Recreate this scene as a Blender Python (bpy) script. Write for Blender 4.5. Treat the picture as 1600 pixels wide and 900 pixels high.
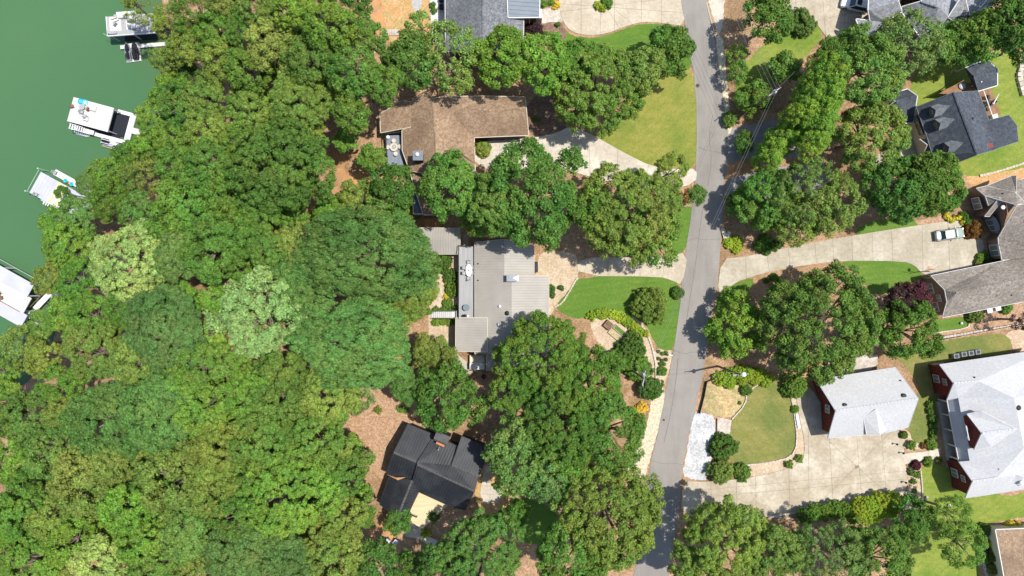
import bpy, bmesh, math, random
import numpy as np
R_ = math.radians
rnd = random.Random(7)
scene = bpy.context.scene
for o in list(bpy.data.objects): bpy.data.objects.remove(o)
COL = scene.collection

# ------------------------------------------------------------------ camera, sky, sun, exposure
H = 107.0                                   # drone height above the street, metres; 10 photo pixels = 1 m at street level
cd = bpy.data.cameras.new('camera'); cam = bpy.data.objects.new('camera', cd); COL.objects.link(cam)
cam.location = (0, 0, H); cam.rotation_euler = (0, 0, 0)
cd.sensor_width = 36; cd.angle = 2*math.atan(80/H); cd.clip_start = 1; cd.clip_end = 2000
scene.camera = cam
SUN_EL, SUN_AZ = 68.0, 11.0                 # azimuth measured from +x towards +y: shadows fall to -x, a little to -y
wd = bpy.data.worlds.new('World'); scene.world = wd; wd.use_nodes = True
nt = wd.node_tree; nt.nodes.clear()
sky = nt.nodes.new('ShaderNodeTexSky'); sky.sky_type = 'NISHITA'; sky.sun_disc = False
sky.sun_elevation = R_(SUN_EL); sky.sun_rotation = R_(90-SUN_AZ)
bg = nt.nodes.new('ShaderNodeBackground'); bg.inputs[1].default_value = 0.15
wo = nt.nodes.new('ShaderNodeOutputWorld')
nt.links.new(sky.outputs[0], bg.inputs[0]); nt.links.new(bg.outputs[0], wo.inputs[0])
sl = bpy.data.lights.new('sun', 'SUN'); sl.energy = 4.6; sl.angle = R_(0.53); sl.color = (1, .965, .90)
so = bpy.data.objects.new('sun', sl); COL.objects.link(so); so.location = (60, 12, 150)
so.rotation_euler = (0, R_(90-SUN_EL), R_(SUN_AZ))
vs = scene.view_settings
vs.view_transform = 'Standard'; vs.look = 'None'; vs.gamma = 1; vs.exposure = 0.32; vs.use_curve_mapping = False
try:
    scene.cycles.max_bounces = 6; scene.cycles.diffuse_bounces = 3; scene.cycles.transmission_bounces = 4
    scene.cycles.transparent_max_bounces = 4; scene.cycles.caustics_reflective = False; scene.cycles.caustics_refractive = False
except Exception: pass

# ------------------------------------------------------------------ helpers
def W(px, py, z=0.0):
    """the place, at height z, that the photograph shows at pixel (px, py)"""
    k = 1 - z/H
    return np.array(((px-800)/10*k, (450-py)/10*k, z))
class MB:
    def __init__(s): s.v = []; s.f = []
    def add(s, vs, fs):
        n = len(s.v); s.v += [tuple(map(float, p)) for p in vs]; s.f += [tuple(i+n for i in f) for f in fs]; return s
    def box(s, c, d, rz=0, ry=0):
        x, y, z = d[0]/2, d[1]/2, d[2]/2
        ca, sa = math.cos(rz), math.sin(rz); cb, sb = math.cos(ry), math.sin(ry)
        vs = []
        for k in (-z, z):
            for (i, j) in ((-x, -y), (x, -y), (x, y), (-x, y)):
                a, b = i*cb + k*sb, -i*sb + k*cb
                vs.append((c[0]+a*ca-j*sa, c[1]+a*sa+j*ca, c[2]+b))
        return s.add(vs, [(3,2,1,0),(4,5,6,7),(0,1,5,4),(1,2,6,5),(2,3,7,6),(3,0,4,7)])
    def prism(s, poly, z0, z1):
        n = len(poly)
        a = sum(poly[i][0]*poly[(i+1)%n][1]-poly[(i+1)%n][0]*poly[i][1] for i in range(n))
        if a < 0: poly = poly[::-1]
        vs = [(p[0], p[1], z0) for p in poly] + [(p[0], p[1], z1) for p in poly]
        return s.add(vs, [tuple(range(n, 2*n)), tuple(range(n-1, -1, -1))] + [(i, (i+1)%n, n+(i+1)%n, n+i) for i in range(n)])
    def tube(s, p, q, r0, r1=None, n=6):
        r1 = r0 if r1 is None else r1
        p, q = np.array(p, float), np.array(q, float); d = q-p; L = np.linalg.norm(d)
        if L < 1e-6: return s
        d /= L; u = np.cross(d, (0,0,1) if abs(d[2]) < .9 else (1,0,0)); u /= np.linalg.norm(u); w = np.cross(d, u)
        ring = [math.cos(2*math.pi*i/n)*u + math.sin(2*math.pi*i/n)*w for i in range(n)]
        vs = [p+r0*e for e in ring] + [q+r1*e for e in ring]
        return s.add(vs, [(i, (i+1)%n, n+(i+1)%n, n+i) for i in range(n)] + [tuple(range(n-1,-1,-1)), tuple(range(n, 2*n))])
    def lathe(s, c, prof, n=12):
        vs = []; m = len(prof)
        for (r, z) in prof:
            vs += [(c[0]+r*math.cos(2*math.pi*i/n), c[1]+r*math.sin(2*math.pi*i/n), c[2]+z) for i in range(n)]
        fs = [(k*n+i, k*n+(i+1)%n, (k+1)*n+(i+1)%n, (k+1)*n+i) for k in range(m-1) for i in range(n)]
        return s.add(vs, fs + [tuple(range(n-1,-1,-1)), tuple(range((m-1)*n, m*n))])
    def loft(s, secs):
        n = len(secs[0]); vs = [p for sc in secs for p in sc]
        fs = [(k*n+i, k*n+(i+1)%n, (k+1)*n+(i+1)%n, (k+1)*n+i) for k in range(len(secs)-1) for i in range(n)]
        return s.add(vs, fs + [tuple(range(n-1,-1,-1)), tuple(range((len(secs)-1)*n, len(secs)*n))])
    def mesh(s, name, off=(0,0,0), fix=True):
        me = bpy.data.meshes.new(name)
        me.from_pydata([(x-off[0], y-off[1], z-off[2]) for x, y, z in s.v], [], s.f)
        if fix:
            bm = bmesh.new(); bm.from_mesh(me); bmesh.ops.recalc_face_normals(bm, faces=bm.faces); bm.to_mesh(me); bm.free()
        me.update(); return me
def link(name, me, mat=None, parent=None):
    o = bpy.data.objects.new(name, me); COL.objects.link(o)
    if parent is not None: o.parent = parent
    if mat is not None and me is not None:
        if len(me.materials) == 0: me.materials.append(mat)
    return o
def tag(o, label=None, cat=None, group=None, kind=None):
    if label: o['label'] = label
    if cat: o['category'] = cat
    if group: o['group'] = group
    if kind: o['kind'] = kind
    return o
LABELS = set()
def thing(name, label, cat, loc=(0,0,0), rz=0, group=None):
    o = bpy.data.objects.new(name, None); COL.objects.link(o); o.empty_display_size = .3
    o.location = tuple(map(float, loc)); o.rotation_euler = (0, 0, rz)
    return tag(o, label, cat, group)
def part(name, mb, mat, parent, world=False, smooth=False, fix=True):
    """a mesh under a thing; world=True when mb holds world coordinates (the thing then has no rotation)"""
    off = (0,0,0)
    if world:
        p = parent; off = np.zeros(3)
        while p is not None: off = off + np.array(p.location); p = p.parent
    me = mb.mesh(name, off, fix) if isinstance(mb, MB) else mb
    if smooth:
        me.polygons.foreach_set('use_smooth', [True]*len(me.polygons))
    return link(name, me, mat, parent)
def solo(name, mb, mat, label, cat, loc=(0,0,0), rz=0, group=None, smooth=False):
    """a thing that is one mesh, built in local coordinates"""
    me = mb.mesh(name)
    if smooth: me.polygons.foreach_set('use_smooth', [True]*len(me.polygons))
    o = link(name, me, mat); o.location = tuple(map(float, loc)); o.rotation_euler = (0,0,rz)
    return tag(o, label, cat, group)
def copy_tree(o, parent=None):
    c = o.copy(); COL.objects.link(c); c.parent = parent
    for ch in list(o.children): copy_tree(ch, c)
    return c
def ordinal(i): return ['first','second','third','fourth','fifth','sixth','seventh','eighth','ninth','tenth','eleventh','twelfth'][i]

# ------------------------------------------------------------------ materials
def mat(name, c1, c2=None, scale=3.0, rough=.85, detail=6.0, spec=.2, lo=.35, hi=.65, c3=None, scale3=.25, f3=.6, bump=0, bscale=20, metal=0, grain=0, gscale=25, lo3=.45, hi3=.6, aniso=None, stripe=None):
    m = bpy.data.materials.new(name); m.use_nodes = True; nt = m.node_tree; N, L = nt.nodes, nt.links
    b = N['Principled BSDF']; b.inputs['Roughness'].default_value = rough; b.inputs['Specular IOR Level'].default_value = spec
    b.inputs['Metallic'].default_value = metal
    if c2 is None:
        b.inputs['Base Color'].default_value = (*c1, 1)
        if not grain and not bump: return m
    ge = N.new('ShaderNodeNewGeometry')
    vec = ge.outputs['Position']
    if aniso:
        mp = N.new('ShaderNodeMapping'); mp.inputs['Rotation'].default_value = (0, 0, aniso[1]); mp.inputs['Scale'].default_value = aniso[0]
        L.new(vec, mp.inputs['Vector']); vec = mp.outputs[0]
    col = None
    def noise(sc, det=detail, v=None):
        n = N.new('ShaderNodeTexNoise'); n.inputs['Scale'].default_value = sc; n.inputs['Detail'].default_value = det; n.inputs['Roughness'].default_value = .62
        L.new(v or vec, n.inputs['Vector']); return n.outputs['Fac']
    def mix(fac, a, bcol, mode='MIX'):
        x = N.new('ShaderNodeMix'); x.data_type = 'RGBA'; x.blend_type = mode
        if isinstance(fac, float): x.inputs[0].default_value = fac
        else: L.new(fac, x.inputs[0])
        for k, c in ((6, a), (7, bcol)):
            if isinstance(c, tuple): x.inputs[k].default_value = (*c, 1)
            else: L.new(c, x.inputs[k])
        return x.outputs[2]
    def rng(v, a, bb, t0=0., t1=1.):
        r = N.new('ShaderNodeMapRange'); r.inputs[1].default_value = a; r.inputs[2].default_value = bb; r.inputs[3].default_value = t0; r.inputs[4].default_value = t1
        L.new(v, r.inputs[0]); return r.outputs[0]
    col = mix(rng(noise(scale), lo, hi), c1, c2) if c2 else c1
    if c3: col = mix(rng(noise(scale3, 5., ge.outputs['Position']), lo3, hi3, 0., f3), col, c3)
    if stripe:                                # mowing passes
        mp2 = N.new('ShaderNodeMapping'); mp2.inputs['Rotation'].default_value = (0, 0, stripe[1]); L.new(ge.outputs['Position'], mp2.inputs['Vector'])
        wv = N.new('ShaderNodeTexWave'); wv.inputs['Scale'].default_value = stripe[0]; wv.inputs['Distortion'].default_value = 3.0; wv.inputs['Detail'].default_value = 3; wv.inputs['Detail Scale'].default_value = .6; L.new(mp2.outputs[0], wv.inputs['Vector'])
        g2 = rng(wv.outputs['Fac'], 0., 1., 1-stripe[2], 1+stripe[2]); c2_ = N.new('ShaderNodeCombineXYZ')
        for k in range(3): L.new(g2, c2_.inputs[k])
        col = mix(1.0, col, c2_.outputs[0], 'MULTIPLY')
    if grain:
        g = rng(noise(gscale, 2., ge.outputs['Position']), .25, .75, 1-grain, 1+grain)
        cb = N.new('ShaderNodeCombineXYZ')
        for k in range(3): L.new(g, cb.inputs[k])
        col = mix(1.0, col, cb.outputs[0], 'MULTIPLY')
    if isinstance(col, tuple): b.inputs['Base Color'].default_value = (*col, 1)
    else: L.new(col, b.inputs['Base Color'])
    if bump:
        bp = N.new('ShaderNodeBump'); bp.inputs['Strength'].default_value = bump; bp.inputs['Distance'].default_value = .05
        L.new(noise(bscale, 3., ge.outputs['Position']), bp.inputs['Height']); L.new(bp.outputs[0], b.inputs['Normal'])
    return m
M = {}
M['soil'] = mat('pine_straw', (.30,.175,.095), (.40,.26,.155), 1.1, c3=(.20,.125,.06), scale3=.16, f3=.75, grain=.42, gscale=3.2, bump=.6, bscale=6)
M['mulch'] = mat('mulch', (.31,.185,.105), (.41,.27,.17), 1.3, grain=.42, gscale=3.4, bump=.5, bscale=9)
M['darkmulch'] = mat('dark_mulch', (.13,.085,.06), (.24,.15,.105), 1.3, grain=.42, gscale=3.4, bump=.5, bscale=9)
M['clay'] = mat('orange_clay', (.46,.235,.085), (.52,.33,.175), .7, grain=.32, gscale=3.5, bump=.4, bscale=5, c3=(.30,.26,.09), scale3=.45, f3=.6)
M['tan'] = mat('tan_gravel', (.43,.325,.215), (.52,.415,.30), 1.0, grain=.3, gscale=3.5, c3=(.40,.29,.19), scale3=.35, f3=.6)
M['beige'] = mat('beige_pebbles', (.47,.385,.26), (.59,.51,.37), 1.6, grain=.3, gscale=3.2, bump=.5, bscale=6)
M['white_gravel'] = mat('white_gravel', (.35,.348,.345), (.46,.458,.455), 1.1, grain=.35, gscale=3.2, bump=.6, bscale=5, c3=(.54,.54,.54), scale3=.5, f3=.8)
M['grey_gravel'] = mat('grey_gravel', (.30,.30,.29), (.42,.41,.39), 1.2, grain=.3, gscale=7)
M['rock'] = mat('stone', (.36,.31,.26), (.55,.49,.42), 1.5, grain=.25, gscale=9)
M['straw'] = mat('dry_straw', (.52,.40,.20), (.36,.25,.125), .9, grain=.35, gscale=3.0, c3=(.22,.20,.08), scale3=.22, f3=.8)
M['lawn'] = mat('lawn_green', (.085,.158,.021), (.122,.195,.028), .45, c3=(.075,.155,.018), scale3=.12, f3=.6, grain=.2, gscale=3.0, aniso=((.5,2.2,1), .15), stripe=(.34, 1.45, .035))
M['lawn_mid'] = mat('lawn_mid', (.155,.205,.030), (.215,.245,.045), .55, c3=(.115,.185,.022), scale3=.16, f3=.85, grain=.2, gscale=3.0, aniso=((.6,1.9,1), .3), stripe=(.30, .9, .035))
M['lawn_dry'] = mat('lawn_yellowed', (.185,.200,.032), (.245,.228,.052), .5, c3=(.115,.172,.024), scale3=.11, f3=.9, grain=.18, gscale=3.0, aniso=((.5,1.8,1), .8), stripe=(.28, .75, .035))
M['lawn_olive'] = mat('lawn_olive', (.165,.170,.040), (.225,.205,.065), .5, c3=(.12,.15,.035), scale3=.12, f3=.85, grain=.18, gscale=3.0, aniso=((.5,1.8,1), -.7), stripe=(.26, -.7, .035))
M['asphalt'] = mat('asphalt', (.200,.181,.160), (.255,.233,.208), .35, c3=(.28,.257,.231), scale3=.10, f3=.6, grain=.12, gscale=9, aniso=((1.6,.22,1), .12))
M['asphalt_dark'] = mat('drive_asphalt', (.20,.195,.19), (.30,.285,.265), .5, grain=.15, gscale=9)
M['joint'] = mat('joint_dirt', (.30,.255,.19))
def concrete(name, a, b, c): return mat(name, a, b, .5, lo=.4, hi=.6, c3=c, scale3=.2, f3=.85, grain=.14, gscale=2.4, rough=.9, lo3=.42, hi3=.62)
M['concrete'] = concrete('concrete_warm', (.43,.365,.27), (.49,.425,.325), (.385,.32,.235))
M['concrete_stain'] = concrete('concrete_stained', (.39,.335,.25), (.50,.44,.345), (.335,.275,.195))
M['concrete_grey'] = concrete('concrete_grey', (.39,.345,.265), (.47,.42,.335), (.335,.29,.215))
M['concrete_pale'] = concrete('concrete_pale', (.47,.415,.335), (.55,.495,.41), (.41,.355,.28))
M['white'] = mat('white_paint', (.59,.58,.57), (.65,.64,.63), 1.2, rough=.5)
M['white_deck'] = mat('white_decking', (.50,.485,.47), (.585,.57,.555), .9, rough=.6, c3=(.56,.53,.5), scale3=.7, f3=.4)
M['grey_deck'] = mat('grey_decking', (.30,.30,.30), (.37,.365,.36), .8, rough=.7, aniso=((4,.3,1),0), grain=.08)
M['blue_deck'] = mat('slate_decking', (.175,.205,.25), (.215,.245,.29), .9, rough=.7, aniso=((4,.3,1),0))
M['tan_deck'] = mat('tan_decking', (.56,.44,.25), (.66,.55,.34), .8, rough=.7, aniso=((.3,4,1),.5))
M['wood'] = mat('brown_timber', (.20,.105,.055), (.29,.165,.09), 2.)
M['dark'] = mat('black_plastic', (.015,.015,.017), rough=.45)
M['dock_dark'] = mat('dock_painted_shade', (.02,.022,.03), rough=.7)  # near-black colour painted in as the shade under and inside the docks
M['steel'] = mat('galvanised_steel', (.45,.46,.47), (.55,.56,.57), 1.5, rough=.45, metal=.3)
M['glass'] = mat('window_glass', (.13,.17,.18), (.20,.25,.25), .8, rough=.08, spec=.6)
M['carglass'] = mat('car_glass', (.015,.03,.03), rough=.05, spec=.6)
M['brick'] = mat('red_brick', (.11,.024,.018), (.17,.042,.032), 5., grain=.2, gscale=12)
M['tanbrick'] = mat('brown_brick', (.19,.12,.085), (.29,.195,.145), 5., grain=.2, gscale=12)
M['cream'] = mat('cream_siding', (.58,.52,.41), (.64,.58,.47), 1.)
M['greysiding'] = mat('grey_siding', (.155,.15,.145), (.19,.185,.18), 1.)
M['olive_siding'] = mat('olive_siding', (.20,.18,.12), (.25,.225,.155), 1.)
M['brown_siding'] = mat('brown_siding', (.16,.115,.08), (.21,.155,.11), 1.)
M['black_siding'] = mat('black_siding', (.03,.03,.032), (.045,.045,.045), 1.)
M['cedar'] = mat('cedar_board', (.45,.22,.085), (.55,.30,.13), 2.)
def shingle(n, a, b, c, g=.26): return mat(n, a, b, 1.8, c3=c, scale3=.2, f3=.7, grain=g, gscale=3.6, rough=.95, spec=.1, lo=.4, hi=.6, aniso=((1,1,1),0))
M['sh_brown'] = shingle('brown_shingle', (.245,.165,.105), (.32,.225,.15), (.20,.135,.09))
M['sh_slate'] = shingle('slate_shingle', (.135,.14,.15), (.205,.21,.22), (.115,.12,.13), .32)
M['sh_grey'] = shingle('grey_shingle', (.20,.205,.22), (.275,.28,.295), (.17,.175,.19))
M['sh_dark'] = shingle('charcoal_shingle', (.058,.066,.08), (.092,.102,.12), (.05,.058,.068), .2)
M['sh_taupe'] = shingle('taupe_shingle', (.215,.185,.155), (.30,.262,.222), (.18,.155,.13))
M['sh_white'] = shingle('pale_shingle', (.465,.462,.458), (.495,.49,.486), (.45,.446,.442), .10)
M['sh_dormer'] = shingle('grey_dormer_shingle', (.13,.14,.15), (.18,.19,.2), (.1,.11,.12), .2)
M['mt_grey'] = mat('grey_metal_roof', (.315,.29,.255), (.365,.338,.30), .4, rough=.55, spec=.3, c3=(.29,.265,.235), scale3=.12, f3=.4)
M['mt_black'] = mat('black_metal_roof', (.016,.018,.022), (.022,.025,.030), .5, rough=.45, spec=.3, c3=(.045,.045,.046), scale3=.25, f3=.5)
M['mt_white'] = mat('white_metal_roof', (.40,.415,.44), (.45,.465,.49), .6, rough=.5)
M['mt_slate'] = mat('slate_metal_roof', (.15,.175,.205), (.18,.205,.235), .6, rough=.5)
M['mt_lilac'] = mat('lilac_metal_roof', (.42,.42,.475), (.48,.48,.53), .5, rough=.5)
M['wire'] = mat('aged_aluminium_cable', (.20,.20,.20), rough=.6)
M['chimney_cap'] = mat('sooty_metal', (.07,.068,.066), (.10,.097,.095), 1.5)
M['bark'] = mat('bark', (.15,.115,.085), (.27,.225,.18), 6.)
M['barkpale'] = mat('pale_bark', (.36,.32,.27), (.48,.44,.38), 5.)
M['red'] = mat('red_fabric', (.22,.045,.035), rough=.7)
M['blue'] = mat('blue_vinyl', (.03,.30,.55), rough=.4)
M['cyan'] = mat('cyan_vinyl', (.05,.55,.62), rough=.4)
M['yellow'] = mat('pale_yellow_vinyl', (.72,.66,.30), rough=.5)
M['maroon'] = mat('maroon_timber', (.12,.03,.03), rough=.6)
M['orange'] = mat('orange_cloth', (.55,.22,.10), rough=.7)
M['flame'] = mat('clay_brick', (.42,.14,.055), (.52,.22,.1), 4.)
M['lime_post'] = mat('pale_green_paint', (.45,.60,.48), rough=.5)

# leaf material: tint from each plant's own colour, small leaf-to-leaf variation, light passes through the leaf
def leaf_material():
    m = bpy.data.materials.new('leaves'); m.use_nodes = True; nt = m.node_tree; N, L = nt.nodes, nt.links
    b = N['Principled BSDF']; b.inputs['Roughness'].default_value = .6; b.inputs['Specular IOR Level'].default_value = .10
    oi = N.new('ShaderNodeObjectInfo'); at = N.new('ShaderNodeAttribute'); at.attribute_name = 'leaf'
    sx = N.new('ShaderNodeSeparateXYZ'); L.new(at.outputs['Vector'], sx.inputs[0])
    hs = N.new('ShaderNodeHueSaturation')
    def rng(v, a, b_):
        r = N.new('ShaderNodeMapRange'); r.inputs[3].default_value = a; r.inputs[4].default_value = b_; L.new(v, r.inputs[0]); return r.outputs[0]
    L.new(rng(sx.outputs[0], .478, .527), hs.inputs['Hue'])
    L.new(rng(sx.outputs[2], .88, 1.03), hs.inputs['Saturation'])
    mu = N.new('ShaderNodeMath'); mu.operation = 'MULTIPLY'
    L.new(rng(sx.outputs[1], .60, 1.42), mu.inputs[0]); L.new(rng(sx.outputs[0], .85, 1.15), mu.inputs[1])
    # growth differs from bough to bough and drifts across the wood
    ge = N.new('ShaderNodeNewGeometry'); nz = N.new('ShaderNodeTexNoise'); nz.inputs['Scale'].default_value = .22; nz.inputs['Detail'].default_value = 3; L.new(ge.outputs['Position'], nz.inputs['Vector'])
    h0 = N.new('ShaderNodeHueSaturation'); L.new(oi.outputs['Color'], h0.inputs['Color'])
    def rn(a, b_):
        r = N.new('ShaderNodeMapRange'); r.inputs[1].default_value = .3; r.inputs[2].default_value = .7; r.inputs[3].default_value = a; r.inputs[4].default_value = b_; L.new(nz.outputs['Fac'], r.inputs[0]); return r.outputs[0]
    L.new(rn(.485, .515), h0.inputs['Hue']); L.new(rn(1.16, .86), h0.inputs['Value'])
    L.new(mu.outputs[0], hs.inputs['Value']); L.new(h0.outputs[0], hs.inputs['Color'])
    L.new(hs.outputs[0], b.inputs['Base Color'])
    tr = N.new('ShaderNodeBsdfTranslucent')
    h2 = N.new('ShaderNodeHueSaturation'); h2.inputs['Hue'].default_value = .495; h2.inputs['Value'].default_value = 1.25; L.new(hs.outputs[0], h2.inputs['Color'])
    L.new(h2.outputs[0], tr.inputs[0])
    mx = N.new('ShaderNodeMixShader'); mx.inputs[0].default_value = .36
    L.new(b.outputs[0], mx.inputs[1]); L.new(tr.outputs[0], mx.inputs[2]); L.new(mx.outputs[0], N['Material Output'].inputs['Surface'])
    return m
M['leaf'] = leaf_material()
def water_material():
    m = bpy.data.materials.new('lake_water'); m.use_nodes = True; nt = m.node_tree; N, L = nt.nodes, nt.links
    b = N['Principled BSDF']; b.inputs['Roughness'].default_value = .08; b.inputs['IOR'].default_value = 1.33
    g = N.new('ShaderNodeNewGeometry'); n = N.new('ShaderNodeTexNoise'); n.inputs['Scale'].default_value = .035; n.inputs['Detail'].default_value = 4; L.new(g.outputs['Position'], n.inputs['Vector'])
    r = N.new('ShaderNodeValToRGB'); r.color_ramp.elements[0].position = .3; r.color_ramp.elements[1].position = .7
    r.color_ramp.elements[0].color = (.056,.138,.060,1); r.color_ramp.elements[1].color = (.068,.150,.064,1)
    L.new(n.outputs['Fac'], r.inputs[0])
    at = N.new('ShaderNodeAttribute'); at.attribute_name = 'shallow'; x = N.new('ShaderNodeMix'); x.data_type = 'RGBA'
    L.new(at.outputs['Fac'], x.inputs[0]); L.new(r.outputs[0], x.inputs[6]); x.inputs[7].default_value = (.085,.130,.050,1); L.new(x.outputs[2], b.inputs['Base Color'])
    n2 = N.new('ShaderNodeTexNoise'); n2.inputs['Scale'].default_value = 1.4; n2.inputs['Detail'].default_value = 5; L.new(g.outputs['Position'], n2.inputs['Vector'])
    bp = N.new('ShaderNodeBump'); bp.inputs['Strength'].default_value = .35; bp.inputs['Distance'].default_value = .05
    L.new(n2.outputs['Fac'], bp.inputs['Height']); L.new(bp.outputs[0], b.inputs['Normal'])
    return m
M['water'] = water_material()
def ground_material():
    m = M['soil']; nt = m.node_tree; N, L = nt.nodes, nt.links; b = N['Principled BSDF']
    old = b.inputs['Base Color'].links[0].from_socket
    at = N.new('ShaderNodeAttribute'); at.attribute_name = 'clay'
    n = N.new('ShaderNodeTexNoise'); n.inputs['Scale'].default_value = .5; n.inputs['Detail'].default_value = 6; ge = N.new('ShaderNodeNewGeometry'); L.new(ge.outputs['Position'], n.inputs['Vector'])
    r = N.new('ShaderNodeMapRange'); r.inputs[1].default_value = .35; r.inputs[2].default_value = .6; L.new(n.outputs['Fac'], r.inputs[0])
    mu = N.new('ShaderNodeMath'); mu.operation = 'MULTIPLY'; L.new(at.outputs['Fac'], mu.inputs[0]); L.new(r.outputs[0], mu.inputs[1])
    x = N.new('ShaderNodeMix'); x.data_type = 'RGBA'; L.new(mu.outputs[0], x.inputs[0]); L.new(old, x.inputs[6]); x.inputs[7].default_value = (.50,.26,.105,1)
    L.new(x.outputs[2], b.inputs['Base Color'])
ground_material()
def paint(name, c, rough=.36):
    m = bpy.data.materials.new(name); m.use_nodes = True; b = m.node_tree.nodes['Principled BSDF']
    b.inputs['Base Color'].default_value = (*c, 1); b.inputs['Roughness'].default_value = rough; b.inputs['Coat Weight'].default_value = .15; b.inputs['Coat Roughness'].default_value = .06
    return m
M['car_white'] = paint('white_car_paint', (.62,.64,.67)); M['car_sage'] = paint('sage_car_paint', (.27,.33,.29)); M['car_sage_top'] = paint('sage_paint_lit', (.40,.43,.40))  # single sage colour with reflections painted in: body copy darker, roof copy lighter
M['jet_grey'] = paint('grey_hull', (.22,.23,.26)); M['jet_black'] = paint('black_hull', (.02,.022,.028)); M['jet_silver'] = paint('silver_hull', (.55,.57,.62))
# ------------------------------------------------------------------ terrain, water, road, lawns, beds, drives
WATER_Z = -8.0
SHORE = [W(*p, WATER_Z)[:2] for p in ((238,-260),(240,-60),(248,20),(262,70),(285,120),(290,150),(270,195),(235,250),(190,290),(140,318),(118,345),(120,390),(118,440),(92,482),(72,540),(40,590),(-40,640),(-260,690))]
def ground_h(x, y):
    """signed distance to the shoreline turned into a bank that climbs to the street level"""
    x = np.asarray(x, float); y = np.asarray(y, float)
    best = np.full(x.shape, 1e9); inside = np.zeros(x.shape, bool)
    P = SHORE + [np.array((-260., -30.)), np.array((-260., 120.))]
    for i in range(len(P)):
        a, b = P[i], P[(i+1) % len(P)]
        if i < len(SHORE)-1:
            ab = b-a; t = np.clip(((x-a[0])*ab[0]+(y-a[1])*ab[1])/(ab@ab), 0, 1)
            best = np.minimum(best, np.hypot(x-a[0]-t*ab[0], y-a[1]-t*ab[1]))
        c = ((a[1] > y) != (b[1] > y))
        xi = a[0] + (y-a[1])/(b[1]-a[1]+1e-12)*(b[0]-a[0])
        inside ^= c & (x < xi)
    d = np.where(inside, -best, best)
    t = np.clip(d/33, 0, 1); up = WATER_Z - .1 + (8.1)*(t*t*(3-2*t)*.55 + t*.45)
    return np.where(d < 0, np.maximum(WATER_Z - .1 + d*.35, WATER_Z-3), up)
def gz(x, y): return float(ground_h(np.array([x]), np.array([y]))[0])
gx = np.concatenate([np.linspace(-260,-100,28)[:-1], np.linspace(-100,20,121)[:-1], np.linspace(20,100,30)[:-1], np.linspace(100,260,20)])
gy = np.concatenate([np.linspace(-200,-60,22)[:-1], np.linspace(-60,60,121)[:-1], np.linspace(60,200,22)])
XX, YY = np.meshgrid(gx, gy); ZZ = ground_h(XX, YY)
nx, ny = len(gx), len(gy)
me = bpy.data.meshes.new('ground')
me.from_pydata(np.stack([XX.ravel(), YY.ravel(), ZZ.ravel()], 1).tolist(), [], [(j*nx+i, j*nx+i+1, (j+1)*nx+i+1, (j+1)*nx+i) for j in range(ny-1) for i in range(nx-1)])
me.polygons.foreach_set('use_smooth', [True]*len(me.polygons))
clay = np.zeros(XX.shape)
for (cx, cy, cr) in ((545,255,26),(560,285,28),(585,300,22),(540,320,24),(505,345,26),(450,352,26),(600,20,40),(640,345,22),(680,348,20),(700,390,18),(1150,262,22),(1160,270,18),(1470,100,30),(1440,88,24),(1500,90,22),(1250,580,20),(1265,575,20),(790,720,30),(1110,355,16),(660,600,16),(480,665,14),(610,830,30)):
    w0 = W(cx, cy, -1.5 if cx < 600 else 0); clay = np.maximum(clay, np.clip(1.4-np.hypot(XX-w0[0], YY-w0[1])/(cr/10), 0, 1))
at_ = me.attributes.new('clay', 'FLOAT', 'POINT'); at_.data.foreach_set('value', clay.ravel().astype(np.float32))
tag(link('ground', me, M['soil']), 'brown pine straw ground under the trees and between gardens', kind='structure')
wx = np.concatenate([np.linspace(-260,-110,8)[:-1], np.linspace(-110,-30,55)[:-1], np.linspace(-30,20,4)]); wy = np.concatenate([np.linspace(-200,-60,6)[:-1], np.linspace(-60,60,80)[:-1], np.linspace(60,200,6)])
WX, WY = np.meshgrid(wx, wy); wn = len(wx)
lk = bpy.data.meshes.new('lake'); lk.from_pydata(np.stack([WX.ravel(), WY.ravel(), np.full(WX.size, WATER_Z)], 1).tolist(), [], [(j*wn+i, j*wn+i+1, (j+1)*wn+i+1, (j+1)*wn+i) for j in range(len(wy)-1) for i in range(wn-1)])
dep = WATER_Z-ground_h(WX, WY)                # the bed shows through where the bank runs into the water
sa_ = lk.attributes.new('shallow', 'FLOAT', 'POINT'); sa_.data.foreach_set('value', np.clip(1-dep/2.6, 0, 1).ravel().astype(np.float32)*.8)
tag(link('lake', lk, M['water']), 'calm green lake water along the wooded shore', kind='structure')

def smooth_poly(pts, it=2, closed=True):
    pts = [np.array(p, float) for p in pts]
    for _ in range(it):
        q = []
        n = len(pts)
        for i in range(n if closed else n-1):
            a, b = pts[i], pts[(i+1) % n]; q += [a*.75+b*.25, a*.25+b*.75]
        if not closed: q = [pts[0]] + q + [pts[-1]]
        pts = q
    return pts
def patch(name, pts, m, z, label, it=2, kind='structure', thick=0, rag=.09):
    P = [W(*p)[:2] for p in (smooth_poly(pts, it) if it else pts)]
    if rag:                                   # grass and gravel never end in a ruled line
        Q = []; rr = random.Random(int(abs(pts[0][0]*7+pts[0][1])))
        for i in range(len(P)):
            a_, b_ = P[i], P[(i+1)%len(P)]; n = max(1, int(np.linalg.norm(b_-a_)/.35))
            Q += [a_+(b_-a_)*k/n + np.array((rr.uniform(-rag,rag), rr.uniform(-rag,rag))) for k in range(n)]
        P = Q
    mb = MB()
    if thick: mb.prism([tuple(p) for p in P], z-thick, z)
    else:
        a = sum(P[i][0]*P[(i+1)%len(P)][1]-P[(i+1)%len(P)][0]*P[i][1] for i in range(len(P)))
        if a < 0: P = P[::-1]
        mb.add([(p[0], p[1], z) for p in P], [tuple(range(len(P)))])
    o = link(name, mb.mesh(name, fix=bool(thick)), m); return tag(o, label, kind=kind)
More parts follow.
